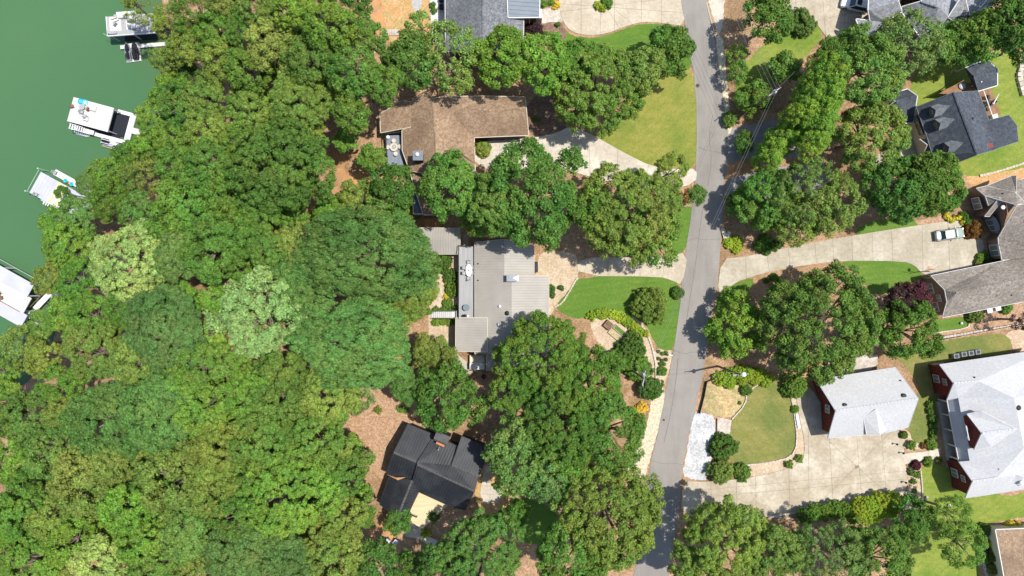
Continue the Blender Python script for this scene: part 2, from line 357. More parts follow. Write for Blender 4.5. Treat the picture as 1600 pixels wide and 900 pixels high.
def clip(poly, a, b, off):
    """the piece of poly to the left of the line a-b moved left by off (metres)"""
    d = b-a; d = d/np.linalg.norm(d); n = np.array((-d[1], d[0])); out = []
    dist = [(p-a)@n-off for p in poly]
    for i in range(len(poly)):
        p, q, u, v = poly[i], poly[(i+1)%len(poly)], dist[i], dist[(i+1)%len(poly)]
        if u >= 0: out.append(p)
        if (u >= 0) != (v >= 0): out.append(p+(q-p)*u/(u-v))
    return out
def area(P): return abs(sum(P[i][0]*P[(i+1)%len(P)][1]-P[(i+1)%len(P)][0]*P[i][1] for i in range(len(P))))/2
def drive(name, pts, m, label, cuts=(), it=1, z=.03, gap=.015, kind='structure'):
    """a concrete drive: a bed and slabs cut apart along the joint lines"""
    root = patch(name, pts, M['joint'], z, label, it, rag=0)
    pieces = [[W(*p)[:2] for p in (smooth_poly(pts, it) if it else pts)]]
    for (x0, y0, x1, y1) in cuts:
        a, b = W(x0, y0)[:2], W(x1, y1)[:2]; nw = []
        for P in pieces:
            l, r = clip(P, a, b, gap), clip(P, b, a, gap)
            if len(l) > 2 and len(r) > 2 and area(l) > .15 and area(r) > .15: nw += [l, r]
            else: nw.append(P)
        pieces = nw
    for P in pieces:
        mb = MB(); mb.prism([tuple(p) for p in P], z+.004, z+.06 + rnd.uniform(-.006,.006)); part('concrete_slab', mb, m, root)
    return root

ROAD_L = [(1050,-160),(1058,-60),(1063,0),(1070,40),(1077,80),(1083,110),(1087,150),(1088,200),(1088,250),(1084,300),(1076,360),(1068,410),(1065,440),(1062,480),(1052,545),(1046,580),(1038,620),(1030,670),(1017,720),(1011,750),(1008,790),(1004,840),(990,900),(975,960),(950,1060)]
ROAD_R = [(1085,-160),(1096,-60),(1104,0),(1109,30),(1116,60),(1125,110),(1131,160),(1138,215),(1137,250),(1132,290),(1128,350),(1125,400),(1119,450),(1112,490),(1105,540),(1098,590),(1088,630),(1078,670),(1070,710),(1065,745),(1060,790),(1056,840),(1045,900),(1030,960),(1005,1060)]
l = smooth_poly(ROAD_L, 1, False); r = smooth_poly(ROAD_R, 1, False)
mb = MB(); vs_ = []
jr = random.Random(3)
for a, b in zip(l, r):
    e0, e1 = jr.uniform(-1,1), jr.uniform(-1,1)
    for t in (0, .25, .5, .75, 1):
        p = W(*(a+(b-a)*t)); vs_.append((p[0]+(e0*.1 if t == 0 else e1*.1 if t == 1 else 0), p[1], .05 + .06*(1-(2*t-1)**2)))
mb.add(vs_, [(5*i+k, 5*i+k+1, 5*i+6+k, 5*i+5+k) for i in range(len(l)-1) for k in range(4)])
me = mb.mesh('road', fix=False); me.flip_normals() if me.polygons[0].normal.z < 0 else None
road_o = tag(link('road', me, M['asphalt']), 'grey asphalt street winding between the gardens', kind='structure')
# cracks sealed in the street
def strip(pts, w, z):
    P = [W(*p)[:2] for p in pts]; vs, fs = [], []
    for i, p in enumerate(P):
        d = P[min(i+1, len(P)-1)]-P[max(i-1, 0)]; d /= np.linalg.norm(d)+1e-9; n = np.array((-d[1], d[0]))*w/2
        vs += [(*(p+n), z), (*(p-n), z)]
    return MB().add(vs, [(2*i, 2*i+1, 2*i+3, 2*i+2) for i in range(len(P)-1)])
M['seal'] = mat('crack_sealant', (.10,.098,.095), rough=.7)
for cr in ([(1104,4),(1112,40),(1118,70),(1117,95),(1122,130)],[(1090,230),(1105,238),(1118,236),(1136,242)],[(1072,380),(1085,372),(1100,376),(1126,372)],[(1052,548),(1070,552),(1082,549),(1102,554)],[(1098,330),(1092,370),(1088,410),(1078,460),(1072,500)],[(1018,720),(1035,726),(1052,723),(1068,728)],[(1060,560),(1054,600),(1046,650),(1038,690)],[(1112,180),(1108,215),(1112,250),(1104,290)]):
    P_ = smooth_poly([(x+jr.uniform(-2,2), y+jr.uniform(-2,2)) for x, y in cr], 1, False)
    part('crack_seal', strip([tuple(q) for q in P_], .035, .122), M['seal'], road_o, fix=False)
def tape(name, pts, w, h, m, label, it=1, cat=None, kind='structure', wob=0, z0=-.05):
    P = smooth_poly(pts, it, False) if it else pts
    P = [W(*p)[:2] for p in P]; mb = MB(); n = len(P); A, B = [], []
    for i, p in enumerate(P):
        d = P[min(i+1, n-1)]-P[max(i-1, 0)]; d = d/(np.linalg.norm(d)+1e-9); nn = np.array((-d[1], d[0]))*w/2
        A.append(p+nn); B.append(p-nn)
    mb.prism([tuple(p) for p in A+B[::-1]], z0, h)
    o = link(name, mb.mesh(name), m); return tag(o, label, cat, kind=None if cat else kind)

# lawns
LZ = .02
patch('lawn', [(925,208),(960,190),(985,140),(1040,112),(1082,104),(1088,150),(1090,205),(1089,262),(1058,264),(1022,262),(978,241),(940,220)], M['lawn_dry'], LZ, 'yellowing lawn in the bend between the street and curved drive')
patch('lawn', [(862,44),(880,40),(890,56),(925,60),(958,52),(985,40),(1020,36),(1062,40),(1078,60),(1084,112),(1040,110),(960,95),(880,84),(860,70)], M['lawn'], LZ, 'green lawn crescent below the drive at the frame top')
patch('lawn', [(905,431),(1028,431),(1052,438),(1062,446),(1064,480),(1054,546),(1034,548),(1022,535),(1014,515),(1002,502),(980,490),(950,486),(910,500),(880,492),(866,478),(888,455)], M['lawn'], LZ, 'bright green front lawn of the grey metal roofed house', 1)
patch('lawn', [(1088,318),(1078,360),(1072,394),(1045,398),(1040,330)], M['lawn'], LZ, 'narrow green verge beside the street below the big leafy tree')
patch('lawn', [(1150,118),(1170,92),(1215,48),(1240,38),(1268,40),(1284,56),(1258,92),(1220,120),(1175,150),(1160,170),(1150,150)], M['lawn_mid'], LZ, 'mown lawn wedge under the overhead wires')
patch('lawn', [(1228,62),(1222,30),(1242,18),(1268,22),(1286,48),(1280,68),(1256,84)], M['lawn_mid'], LZ+.006, 'lawn rim around the round ground cover mound')
patch('lawn', [(1420,150),(1428,112),(1470,96),(1540,84),(1620,78),(1680,200),(1620,258),(1560,270),(1520,276),(1490,270),(1450,240)], M['lawn_mid'], LZ, 'yellow green lawn around the charcoal roofed house', 1)
patch('lawn', [(1336,372),(1342,352),(1380,342),(1432,340),(1438,356),(1390,366)], M['lawn'], LZ, 'striped grass strip above the right hand drive', 1)
patch('lawn', [(1306,405),(1360,404),(1412,404),(1430,412),(1442,428),(1436,456),(1400,456),(1366,462),(1344,432)], M['lawn'], LZ, 'bright green lawn between drive and purple leaved tree', 1)
patch('lawn', [(1117,474),(1122,462),(1140,447),(1176,432),(1178,448),(1150,468),(1120,500)], M['lawn'], LZ, 'small grass corner below the right hand drive mouth', 1)
patch('lawn', [(1452,502),(1480,498),(1508,494),(1514,506),(1508,514),(1456,520)], M['lawn'], LZ+.006, 'small mown panel below the taupe garage wing', 1)
patch('lawn', [(1395,552),(1460,534),(1545,522),(1574,522),(1584,546),(1560,556),(1480,570),(1462,610),(1466,690),(1428,696),(1416,660),(1438,612),(1425,585)], M['lawn_olive'], LZ, 'olive lawn running between garage and the pale roofed house', 1)
patch('lawn', [(1434,728),(1462,722),(1500,740),(1560,780),(1640,760),(1640,810),(1570,812),(1538,822),(1530,850),(1545,905),(1550,960),(1380,960),(1388,850),(1400,820),(1446,800)], M['lawn_mid'], LZ, 'broad lawn below the pale roofed house', 1)
patch('lawn', [(1166,600),(1190,592),(1222,580),(1232,600),(1240,640),(1246,690),(1238,712),(1200,722),(1150,728),(1138,716),(1142,652),(1164,630)], M['lawn_olive'], LZ+.006, 'olive rounded lawn left of the garage forecourt', 2)
patch('lawn', [(790,770),(870,790),(880,850),(800,850)], M['lawn'], LZ, 'shaded lawn glimpsed between the bottom centre trees')
patch('lawn', [(1540,90),(1560,78),(1600,80),(1600,110),(1560,120)], M['lawn_mid'], LZ+.008, 'grass by the stone border at the upper right edge')
# beds and bare patches
patch('clay_bank', [(535,245),(560,262),(600,300),(610,330),(560,360),(500,370),(420,370),(430,345),(520,335),(545,305),(530,270)], M['clay'], .012, 'orange clay slope between forest and brown roofed house') if False else None
patch('clay_yard', [(590,-30),(690,-30),(668,80),(610,75),(600,30)], M['clay'], .02, 'orange clay yard at the frame top beside a white patio')
patch('gravel_path', [(636,-30),(660,-30),(662,0),(652,22),(644,12)], M['grey_gravel'], .03, 'grey gravel strip in the orange clay yard')
patch('bed', [(836,398),(870,390),(905,398),(905,432),(888,456),(866,480),(846,520),(836,480)], M['tan'], .012, 'tan gravel yard at the front of the grey metal roofed house')
patch('bed', [(930,492),(960,486),(990,495),(1008,512),(1020,545),(1024,590),(1010,610),(985,585),(940,545),(920,510)], M['tan'], .012, 'tan gravel garden bed inside the curved stone edging')
patch('bed', [(1022,546),(1034,543),(1052,548),(1046,580),(1036,605),(1022,606),(1026,580)], M['tan'], .014, 'tan gravel strip of young plants at the kerb')
patch('bed', [(1034,600),(1040,622),(1030,670),(1014,722),(1004,756),(972,730),(984,708),(1004,690),(1014,650),(1020,606)], M['beige'], .016, 'beige pebble strip along the street edge', 1)
patch('bed', [(1008,622),(1018,612),(1012,655),(1000,700),(982,712),(978,690)], M['soil'], .022, 'brown straw strip with a maroon bench beside the street', 1)
patch('bed', [(1084,643),(1096,644),(1120,652),(1113,700),(1109,750),(1084,750),(1066,743),(1072,710)], M['white_gravel'], .018, 'white gravel parking strip beside the street', 1)
patch('bed', [(1120,652),(1143,656),(1141,682),(1116,682)], M['rock'], .02, 'grey stone chip square beside the white gravel', 0)
patch('bed', [(1104,594),(1124,588),(1160,600),(1172,612),(1164,632),(1143,655),(1094,645)], M['straw'], .014, 'dry straw covered plot behind the low kerb fence', 1)
patch('bed', [(1140,728),(1200,722),(1240,712),(1247,690),(1240,640),(1231,600),(1244,600),(1262,690),(1258,724),(1200,742),(1140,748)], M['tan'], .012, 'tan stone border curving round the olive lawn', 1)
patch('bed', [(1404,668),(1420,672),(1426,690),(1452,690),(1452,700),(1410,706)], M['tan'], .014, 'tan gravel bed above the front walk', 1)
patch('bed', [(1414,724),(1438,722),(1440,760),(1444,796),(1440,806),(1395,790),(1400,772),(1424,768)], M['tan'], .014, 'tan gravel bed below the front walk', 1)
patch('bed', [(1265,582),(1300,562),(1370,548),(1372,575),(1320,590)], M['rock'], .014, 'pale rubble strip behind the garage', 1)
patch('bed', [(1530,826),(1560,814),(1610,806),(1610,830),(1566,836),(1574,900),(1580,960),(1540,960),(1528,880),(1534,850)], M['mulch'], .026, 'curved mulch bed round the brown roof at the corner', 1)
patch('bed', [(670,385),(716,380),(716,560),(670,560)], M['tan'], .012, 'tan stepped garden below the long grey deck', 0)
patch('bed', [(555,610),(600,590),(660,590),(672,640),(640,700),(600,760),(575,720)], M['mulch'], .012, 'bare pinkish straw slope beside the black roofed house')
patch('bed', [(740,700),(800,700),(812,760),(800,830),(740,800)], M['clay'], .012, 'orange bed beside the black roofed house')
patch('bed', [(600,815),(680,800),(720,850),(640,870)], M['soil'], .016, 'straw yard below the tan deck')
patch('bed', [(822,150),(880,150),(892,195),(870,212),(824,215)], M['darkmulch'], .012, 'dark mulch bed at the end of the brown roof', 1)
patch('bed', [(842,28),(878,34),(888,54),(868,72),(842,70)], M['darkmulch'], .024, 'dark mulch bed with clipped balls at the frame top', 1)
patch('stone_patch', [(845,13),(878,13),(880,34),(846,36)], M['rock'], .03, 'pale flagstone apron beside the slate roofed house', 0)
patch('bed', [(1478,348),(1506,326),(1530,340),(1534,372),(1528,392),(1512,384),(1502,366)], M['darkmulch'], .012, 'dark bed of yellow mounds at the drive end', 1)
patch('bed', [(1430,345),(1474,336),(1476,352),(1440,360)], M['mulch'], .022, 'reddish mulch square above the drive', 0)
patch('bed', [(1515,410),(1524,396),(1546,392),(1548,412),(1520,420)], M['darkmulch'], .034, 'small dark bed against the taupe garage wing', 1)
patch('bed', [(1514,485),(1600,470),(1600,512),(1500,526),(1456,532),(1456,522),(1512,514)], M['mulch'], .012, 'pinkish mulch strip below the taupe garage wing', 0)
patch('bed', [(1560,520),(1640,508),(1640,560),(1590,552)], M['tan'], .014, 'pale gravel corner at the right edge', 1)
patch('bed', [(1500,278),(1540,268),(1640,245),(1640,300),(1540,300)], M['clay'], .012, 'reddish bank between two right hand houses', 1)
patch('bed', [(1440,170),(1470,155),(1480,165),(1450,180)], M['concrete_pale'], .028, 'pale stepping slab beside the charcoal roofed house', 0)
patch('gravel_verge', [(1106,0),(1132,0),(1128,45),(1122,55)], M['concrete_pale'], .02, 'pale concrete apron at the top of the street', 0)
patch('gravel_verge', [(1118,60),(1124,52),(1132,70),(1134,110),(1140,170),(1146,215),(1138,215),(1130,155),(1124,105)], M['beige'], .016, 'pale gravel verge along the right kerb', 1)
patch('drive_surface', [(1137,202),(1165,196),(1215,185),(1260,190),(1260,245),(1200,250),(1160,245),(1137,262)], M['asphalt_dark'], .018, 'shaded side drive under the cypress row', 1)
patch('drive_surface', [(1135,282),(1160,272),(1215,262),(1300,250),(1300,300),(1200,310),(1150,312),(1130,305)], M['asphalt_dark'], .022, 'leaf dappled side drive below the cypress row', 1)
patch('drive_surface', [(1345,265),(1380,235),(1410,205),(1440,215),(1440,245),(1400,258),(1365,268)], M['concrete_grey'], .02, 'pale drive in front of the charcoal roofed house', 1)

# concrete drives
drive('driveway', [(866,-60),(874,10),(880,36),(893,50),(918,56),(948,53),(975,42),(1003,34),(1035,36),(1071,42),(1063,-2),(1058,-60)], M['concrete'], 'curved concrete drive at the frame top beside the street',
      [(908,-60,908,60),(938,14,938,60),(960,-60,960,10),(1002,-60,1002,60),(1033,-60,1033,60),(866,20,945,10),(955,12,1066,20),(955,10,988,38),(948,14,972,50)], 1)
drive('driveway', [(742,262),(744,224),(770,219),(826,217),(870,208),(893,196),(930,213),(975,239),(1020,261),(1058,265),(1089,263),(1087,287),(1040,297),(960,287),(880,264),(800,264)], M['concrete_pale'], 'pale curved drive of the brown roofed house',
      [(780,200,782,270),(830,200,832,270),(920,200,922,300),(966,225,962,300),(1015,250,1005,300),(1060,250,1052,300)], 1)
drive('driveway', [(900,402),(1000,402),(1040,402),(1075,393),(1066,446),(1050,438),(1030,432),(904,431)], M['concrete'], 'tan drive of the grey metal roofed house under tree shade',
      [(950,380,950,450),(1000,380,1000,450),(1040,380,1034,450)], 1)
drive('driveway', [(1127,404),(1160,402),(1200,393),(1290,375),(1400,357),(1478,346),(1502,345),(1514,360),(1534,374),(1538,388),(1528,405),(1524,416),(1455,433),(1441,428),(1428,414),(1410,408),(1310,407),(1232,418),(1160,435),(1137,450),(1120,462)], M['concrete_grey'], 'long concrete drive rising from the street to the taupe roofed house',
      [(1164,390,1166,440),(1196,385,1203,430),(1230,380,1236,430),(1272,370,1276,420),(1300,365,1303,420),(1330,360,1332,415),(1362,355,1364,415),(1392,350,1395,415),(1440,340,1442,432),(1480,340,1484,430),(1440,388,1530,382)], 1)
drive('driveway', [(1066,751),(1100,753),(1150,749),(1200,741),(1254,724),(1258,692),(1246,640),(1243,604),(1262,600),(1290,640),(1320,640),(1410,668),(1412,712),(1421,767),(1386,773),(1290,790),(1200,806),(1150,811),(1064,810)], M['concrete_stain'], 'wide stained concrete forecourt in front of the garage',
      [(1110,740,1112,820),(1150,740,1152,820),(1180,740,1182,820),(1232,720,1234,820),(1262,640,1264,800),(1296,690,1302,800),(1338,680,1347,790),(1376,670,1386,790),(1210,755,1420,735),(1298,692,1338,728),(1338,728,1376,690),(1150,772,1240,764)], 1)
drive('driveway', [(1222,-40),(1228,20),(1250,22),(1270,30),(1288,54),(1306,80),(1328,78),(1345,50),(1372,30),(1372,-40)], M['concrete_stain'], 'concrete drive with a parked white car at the top right',
      [(1240,-40,1246,40),(1282,-40,1290,60),(1240,40,1400,5),(1316,-40,1322,90),(1225,8,1300,-8)], 1)
drive('walkway', [(1410,709),(1440,706),(1469,700),(1467,717),(1440,720),(1413,725)], M['concrete_pale'], 'short concrete front walk between forecourt and pale roofed house', [(1430,700,1431,730),(1450,700,1451,730)], 0, z=.035)
drive('walkway', [(706,545),(718,556),(730,566),(742,578),(735,584),(722,584),(716,566),(704,552)], M['concrete_grey'], 'angled concrete path at the corner of the grey roofed house', [(712,560,728,555),(718,574,736,566)], 0, z=.03)
drive('walkway', [(724,366),(731,366),(732,384),(723,384)], M['concrete_grey'], 'short slab path from shed to long deck', [(720,375,740,375)], 0)
drive('patio', [(668,-40),(695,-40),(694,76),(686,76),(676,60)], M['white_deck'], 'white paved patio strip at the frame top', [(660,0,700,0),(660,20,700,20),(660,40,700,40),(660,58,700,58)], 0, z=.05)
drive('walkway', [(757,727),(765,723),(773,732),(764,748),(770,762),(784,752),(792,756),(778,785),(757,787),(750,772)], M['concrete_pale'], 'pale flagstone path at the end of the black roofed house', [(750,742,780,746),(750,757,800,764),(760,772,800,772),(768,740,764,800)], 0, z=.03)
drive('walkway', [(628,826),(642,818),(660,822),(662,834),(684,845),(676,856),(655,842),(634,838)], M['concrete_pale'], 'pale slab path below the tan deck', [(645,810,645,850),(661,815,655,850)], 0, z=.03)
# edging, kerbs, low walls
def stones(name, pts, n, size, label, mat_=None, cat='edging', h=.22):
    root = thing(name, label, cat, W(*pts[0]))
    P = [W(*p) for p in smooth_poly(pts, 1, False)]
    seg = [np.linalg.norm(P[i+1]-P[i]) for i in range(len(P)-1)]; tot = sum(seg)
    for k in range(n):
        t = (k+.5)/n*tot; i = 0
        while i < len(seg)-1 and t > seg[i]: t -= seg[i]; i += 1
        p = P[i]+(P[i+1]-P[i])*t/seg[i]; d = P[i+1]-P[i]
        L_ = tot/n*.92
        mb = MB(); mb.box((*p[:2], h/2+.0), (L_, size*rnd.uniform(.85,1.1), h*rnd.uniform(.9,1.1)), math.atan2(d[1], d[0]))
        part('stone', mb, mat_ or M['rock'], root, True)
    return root
stones('stone_edging', [(930,488),(950,484),(975,489),(996,500),(1010,518),(1020,545),(1025,570),(1025,592)], 34, .28, 'pale curved stone edging round the front garden bed', M['concrete_pale'])
stones('stone_edging', [(866,480),(878,474),(890,455),(898,440),(903,434)], 14, .25, 'pale stone edging between tan yard and green lawn', M['concrete_pale'])
stones('stone_edging', [(1143,655),(1164,632),(1167,612),(1185,600),(1200,596)], 18, .2, 'thin stone edging at the upper left of the olive lawn', M['rock'])
stones('stone_edging', [(1150,728),(1200,723),(1236,714),(1246,692),(1240,640),(1232,602)], 36, .22, 'curved stone edging round the olive lawn by the forecourt', M['rock'])
stones('retaining_wall', [(1466,528),(1500,522),(1545,514),(1600,505)], 26, .35, 'low grey block wall below the taupe garage wing', M['rock'], 'wall', .5)
stones('stone_edging', [(1530,275),(1560,268),(1600,255)], 14, .35, 'pale block edging above the taupe roofed house', M['concrete_pale'])
stones('stone_edging', [(1440,806),(1441,770),(1438,735)], 14, .18, 'thin edging between gravel bed and lawn below the walk', M['concrete_pale'])
stones('stone_edging', [(1460,520),(1512,513),(1514,502)], 14, .2, 'white edging under the small mown panel', M['concrete_pale'])
stones('stone_edging', [(1533,850),(1536,880),(1544,910)], 12, .4, 'white boulder edging in the corner mulch bed', M['concrete_pale'])
stones('stone_border', [(1128,357),(1131,366),(1132,374),(1139,362)], 7, .55, 'handful of white boulders at the street corner bed', M['concrete_pale'], 'rocks', .4)
stones('stone_border', [(1592,85),(1596,100),(1590,118),(1594,135),(1598,150)], 9, .8, 'tumbled pale boulders at the upper right frame edge', M['rock'], 'rocks', .5)
def fence(pts, label, h=.9, step=2.4, m='dark'):
    root = thing('fence', label, 'fence', W(*pts[0]))
    P = [W(*p) for p in pts]
    for a, b in zip(P[:-1], P[1:]):
        n = max(1, int(np.linalg.norm(b-a)/step)); ang = math.atan2(b[1]-a[1], b[0]-a[0])
        for k in range(n):
            p, q = a+(b-a)*k/n, a+(b-a)*(k+1)/n
            mb = MB(); mb.box((*p[:2], h/2), (.12,.12,h+.1), ang); part('post', mb, M[m], root, True)
            mb = MB(); mb.box((*((p+q)/2)[:2], h*.5), (np.linalg.norm(q-p)-.14, .06, h*.86), ang); part('panel', mb, M[m], root, True)
    return root
fence([(1092,645),(1099,618),(1103,596),(1123,589)], 'low black kerb fence round the dry straw plot', .75)
fence([(1116,750),(1119,700),(1120,653)], 'thin dark timber edge between white gravel and lawn', .35, 2.2, 'wood')
fence([(1470,530),(1520,520),(1600,505)], 'black metal railing above the grey block wall', .8, 2.4, 'dark')
tape('kerb', [(1255,812),(1200,806),(1150,812),(1120,815)], .2, .15, M['concrete_grey'], 'low kerb along the bottom of the forecourt', 0)
tape('kerb', [(1420,768),(1388,775),(1290,792),(1200,808)], .3, .18, M['concrete_pale'], 'pale kerb between forecourt and golden hedge', 0)
tape('kerb', [(1104,4),(1110,30),(1118,60)], .18, .12, M['concrete_pale'], 'pale kerb at the top right of the street', 0)
# ------------------------------------------------------------------ houses
def offset_in(P, d):
    n = len(P); a = sum(P[i][0]*P[(i+1)%n][1]-P[(i+1)%n][0]*P[i][1] for i in range(n)); s = 1 if a > 0 else -1
    out = []
    for i in range(n):
        p0, p, p1 = P[i-1], P[i], P[(i+1)%n]
        d0 = p-p0; d1 = p1-p; l0, l1 = np.linalg.norm(d0), np.linalg.norm(d1)
        if l0 < 1e-6 or l1 < 1e-6: out.append(p); continue
        n0 = np.array((-d0[1], d0[0]))/l0*s; n1 = np.array((-d1[1], d1[0]))/l1*s
        b = n0+n1; q = b@b
        out.append(p + (b*2*d/q if q > .25 else n0*d))
    return out
class House:
    def __init__(s, label, at, cat='house', name='house'):
        s.root = thing(name, label, cat, W(*at)); s.R = s.root
    def roof(s, faces, m, label=None, gutter='white', gw=.13, depth=.2, name='roof', ridge=None, ridge_m=None, ribs=0, rib_m=None, merge=.12):
        """faces: lists of (px, py, z) as seen in the photograph; the edge gets a real thickness and a gutter board"""
        bm = bmesh.new(); cache = []
        def vert(p):
            w = W(*p)
            for q, v in cache:
                if np.linalg.norm(q-w) < merge: return v
            v = bm.verts.new(w); cache.append((w, v)); return v
        F3 = []
        for f in faces:
            vs_ = []
            for p in f:
                v = vert(p)
                if v not in vs_: vs_.append(v)
            if len(vs_) < 3: continue
            try: fc = bm.faces.new(vs_)
            except ValueError: continue
            F3.append([np.array(v.co) for v in vs_])
        bm.normal_update()
        for fc in bm.faces:
            if fc.normal.z < 0: fc.normal_flip()
        bound = [e for e in bm.edges if len(e.link_faces) == 1]
        gmb = MB()
        for e in bound:
            a, b = np.array(e.verts[0].co), np.array(e.verts[1].co); d = b-a; l = np.linalg.norm(d)
            if l < .2: continue
            c = np.array(e.link_faces[0].calc_center_median()); n = np.array((-d[1], d[0], 0)); n /= np.linalg.norm(n)+1e-9
            if n@(c-a) > 0: n = -n
            e_ = d/l*.02
            A = [a-e_+n*.012, b+e_+n*.012, b+e_+n*gw, a-e_+n*gw]
            up, dn = np.array((0,0,.012)), np.array((0,0,-depth))
            gmb.add([p+up for p in A]+[p+dn for p in A], [(0,1,2,3),(7,6,5,4),(0,4,5,1),(1,5,6,2),(2,6,7,3),(3,7,4,0)])
        ex = bmesh.ops.extrude_edge_only(bm, edges=bound)
        for v in [g for g in ex['geom'] if isinstance(g, bmesh.types.BMVert)]: v.co.z -= depth
        bmesh.ops.triangulate(bm, faces=[f for f in bm.faces if len(f.verts) > 4])
        me = bpy.data.meshes.new(name); bm.to_mesh(me); bm.free()
        off = np.array(s.root.location)
        me.transform(__import__('mathutils').Matrix.Translation(-s.root.location))
        ro = link(name, me, m, s.root)
        if label: ro['label'] = label
        if gutter: part('gutter_board', gmb, M[gutter], ro, True)
        if ridge:
            for (p, q) in ridge:
                a, b = W(*p), W(*q); d = b-a; L_ = np.linalg.norm(d); u = d/L_; n = np.array((-u[1], u[0], 0)); n /= np.linalg.norm(n)
                mb = MB(); k = max(1, int(L_/.5))
                for i in range(k):
                    c0, c1 = a+d*i/k, a+d*(i+.93)/k; z = np.array((0,0,1))
                    mb.add([c0+n*.16-z*.03, c0+z*.05, c0-n*.16-z*.03, c1+n*.16-z*.03, c1+z*.035, c1-n*.16-z*.03], [(0,1,4,3),(1,2,5,4),(0,2,1),(3,4,5)])
                part('ridge_cap', mb, ridge_m or m, ro, True)
        if ribs:
            mb = MB()
            for P in F3: s.rib(mb, P, ribs)
            o = part('standing_seams', mb, rib_m or m, ro, True, fix=False); o['kind'] = 'stuff'
        return ro
    def rib(s, mb, P, pitch):
        n = np.zeros(3)
        for i in range(len(P)): n += np.cross(P[i]-P[0], P[(i+1)%len(P)]-P[0])
        n /= np.linalg.norm(n); n = n if n[2] > 0 else -n
        dn = np.array((0,0,-1.)); sd = dn-n*(dn@n)
        sd = sd/np.linalg.norm(sd) if np.linalg.norm(sd) > 1e-3 else np.array((1.,0,0))
        t = np.cross(n, sd); ts = [p@t for p in P]
        k = math.ceil(min(ts)/pitch)
        while k*pitch < max(ts):
            v = k*pitch; hit = []
            for i in range(len(P)):
                a, b = P[i], P[(i+1)%len(P)]; ta, tb = a@t, b@t
                if (ta-v)*(tb-v) < 0: hit.append(a+(b-a)*(v-ta)/(tb-ta))
            hit.sort(key=lambda p: p@sd)
            for i in range(0, len(hit)-1, 2):
                a, b = hit[i], hit[i+1]; w, h = t*.03, n*.055
                mb.add([a-w, a+w, b+w, b-w, a-w*.6+h, a+w*.6+h, b+w*.6+h, b-w*.6+h], [(4,5,6,7),(0,1,5,4),(1,2,6,5),(2,3,7,6),(3,0,4,7)])
            k += 1
    def walls(s, pts, m, inset=.35, z0=-.1, drop=.12, name='wall'):
        """outline of (px, py, z) under the eaves, gable peaks included as points"""
        P = [W(*p) for p in pts]; Q = offset_in([p[:2] for p in P], inset); mb = MB(); n = len(P)
        mb.add([(*q, z0) for q in Q] + [(*Q[i], P[i][2]-drop) for i in range(n)], [(i, (i+1)%n, n+(i+1)%n, n+i) for i in range(n)])
        part(name, mb, m, s.root, True)
        s.Q = Q; return Q
    def window(s, a, b, t, z, w, h, m='white', label=None, grid=True, out=None):
        """a window on the wall a-b (ground points), t along it, facing the camera side"""
        a, b = np.array(a), np.array(b); d = b-a; d = d/np.linalg.norm(d); n = np.array((-d[1], d[0]))
        c = a+(b-a)*t
        if n@(-c) < 0: n = -n
        if out is not None: n = n*out
        ang = math.atan2(d[1], d[0]); c = c+n*.05
        f = part('window', MB().box((*c, z), (w, .1, h), ang), M[m], s.root, True)
        p = c+n*.045
        for k in (-1, 1):
            q = p+d*k*w*.235; part('pane', MB().box((*q, z), (w*.40, .05, h*.82), ang), M['glass'], f, True)
        return f
    def box(s, name, px, py, z0, z1, w, d, m, rz=0, parent=None):
        p = W(px, py, z1); return part(name, MB().box((p[0], p[1], (z0+z1)/2), (w, d, z1-z0), rz), m, parent or s.root, True)
    def vent(s, px, py, z, r=.25, h=.35, m='white'):
        p = W(px, py, z); return part('roof_vent', MB().lathe((p[0], p[1], z-.15), [(r*.8,0),(r,h*.5),(r,h*.8),(r*.5,h)], 10), M[m], s.root, True)

# --- brown shingle house
h = House('long brown shingle roofed house with slate blue deck, below the top patio', (700,210)); E, G = 3.4, 6.2
h.roof([[(630,157,E+.5),(641.5,160,4.2),(642,198,4.2),(595,207,2.6),(594,178,2.6)],
        [(641.5,160,4.2),(666,145,5.3),(676,154,G),(682,240,G),(684,275,G),(640,266,3.5),(629,235,3.3),(628.5,204,3.5),(642,198,4.2)],
        [(676,154,G),(694,151,5.4),(704.5,177,5.6),(740.5,214.5,E),(742,258,E),(742,275,E),(684,275,G),(682,240,G)],
        [(694,151,5.4),(765,150.5,3.5),(820,152,3.4),(822,168.5,5.4),(704.5,177,5.6)],
        [(704.5,177,5.6),(822,168.5,5.4),(825.5,211,E),(741,215,E)]], M['sh_brown'], gutter='cream', gw=.1,
       ridge=[((676,154,G),(683,262,G)),((704.5,177,5.62),(822,168.5,5.42))])
h.roof([[(722,241,4.75),(741,239.5,4.3),(743,257,3.45)],[(722,241,4.75),(741,239.5,4.3),(742,222,3.5)]], M['sh_brown'], gutter=None, name='porch_gable')
h.roof([[(629,218,3.45),(648,223,4.3),(631,240,3.45)]], M['sh_brown'], gutter=None, name='porch_gable')
h.roof([[(640,264,3.0),(662,262,3.6),(690,275,3.8),(690,335,3.6),(662,335,3.0),(650,300,2.8)]], M['sh_brown'], gutter='cream', name='lower_roof')
h.walls([(595,178,2.6),(630,157,3.5),(666,146,4),(765,151,3.4),(820,152,3.4),(825,211,3.4),(742,215,3.4),(742,274,3.4),(684,274,3.4),(641,264,3.4),(630,235,3.2),(630,204,3.2),(596,206,2.6)], M['brown_siding'])
h.walls([(650,268,2.9),(688,275,3.2),(690,334,3.2),(662,334,2.9)], M['brown_siding'])
c = h.box('chimney', 653, 245, 3.6, 6.6, 1.25, 1.15, M['black_siding']); h.box('chimney_cap', 653, 243, 6.61, 6.72, 1.5, 1.4, M['mt_slate'], parent=c)
p = W(652,241,6.95); part('flue', MB().lathe((p[0],p[1],6.72),[(.2,0),(.2,.25),(.28,.3),(.05,.4)],10), M['white'], c, True)
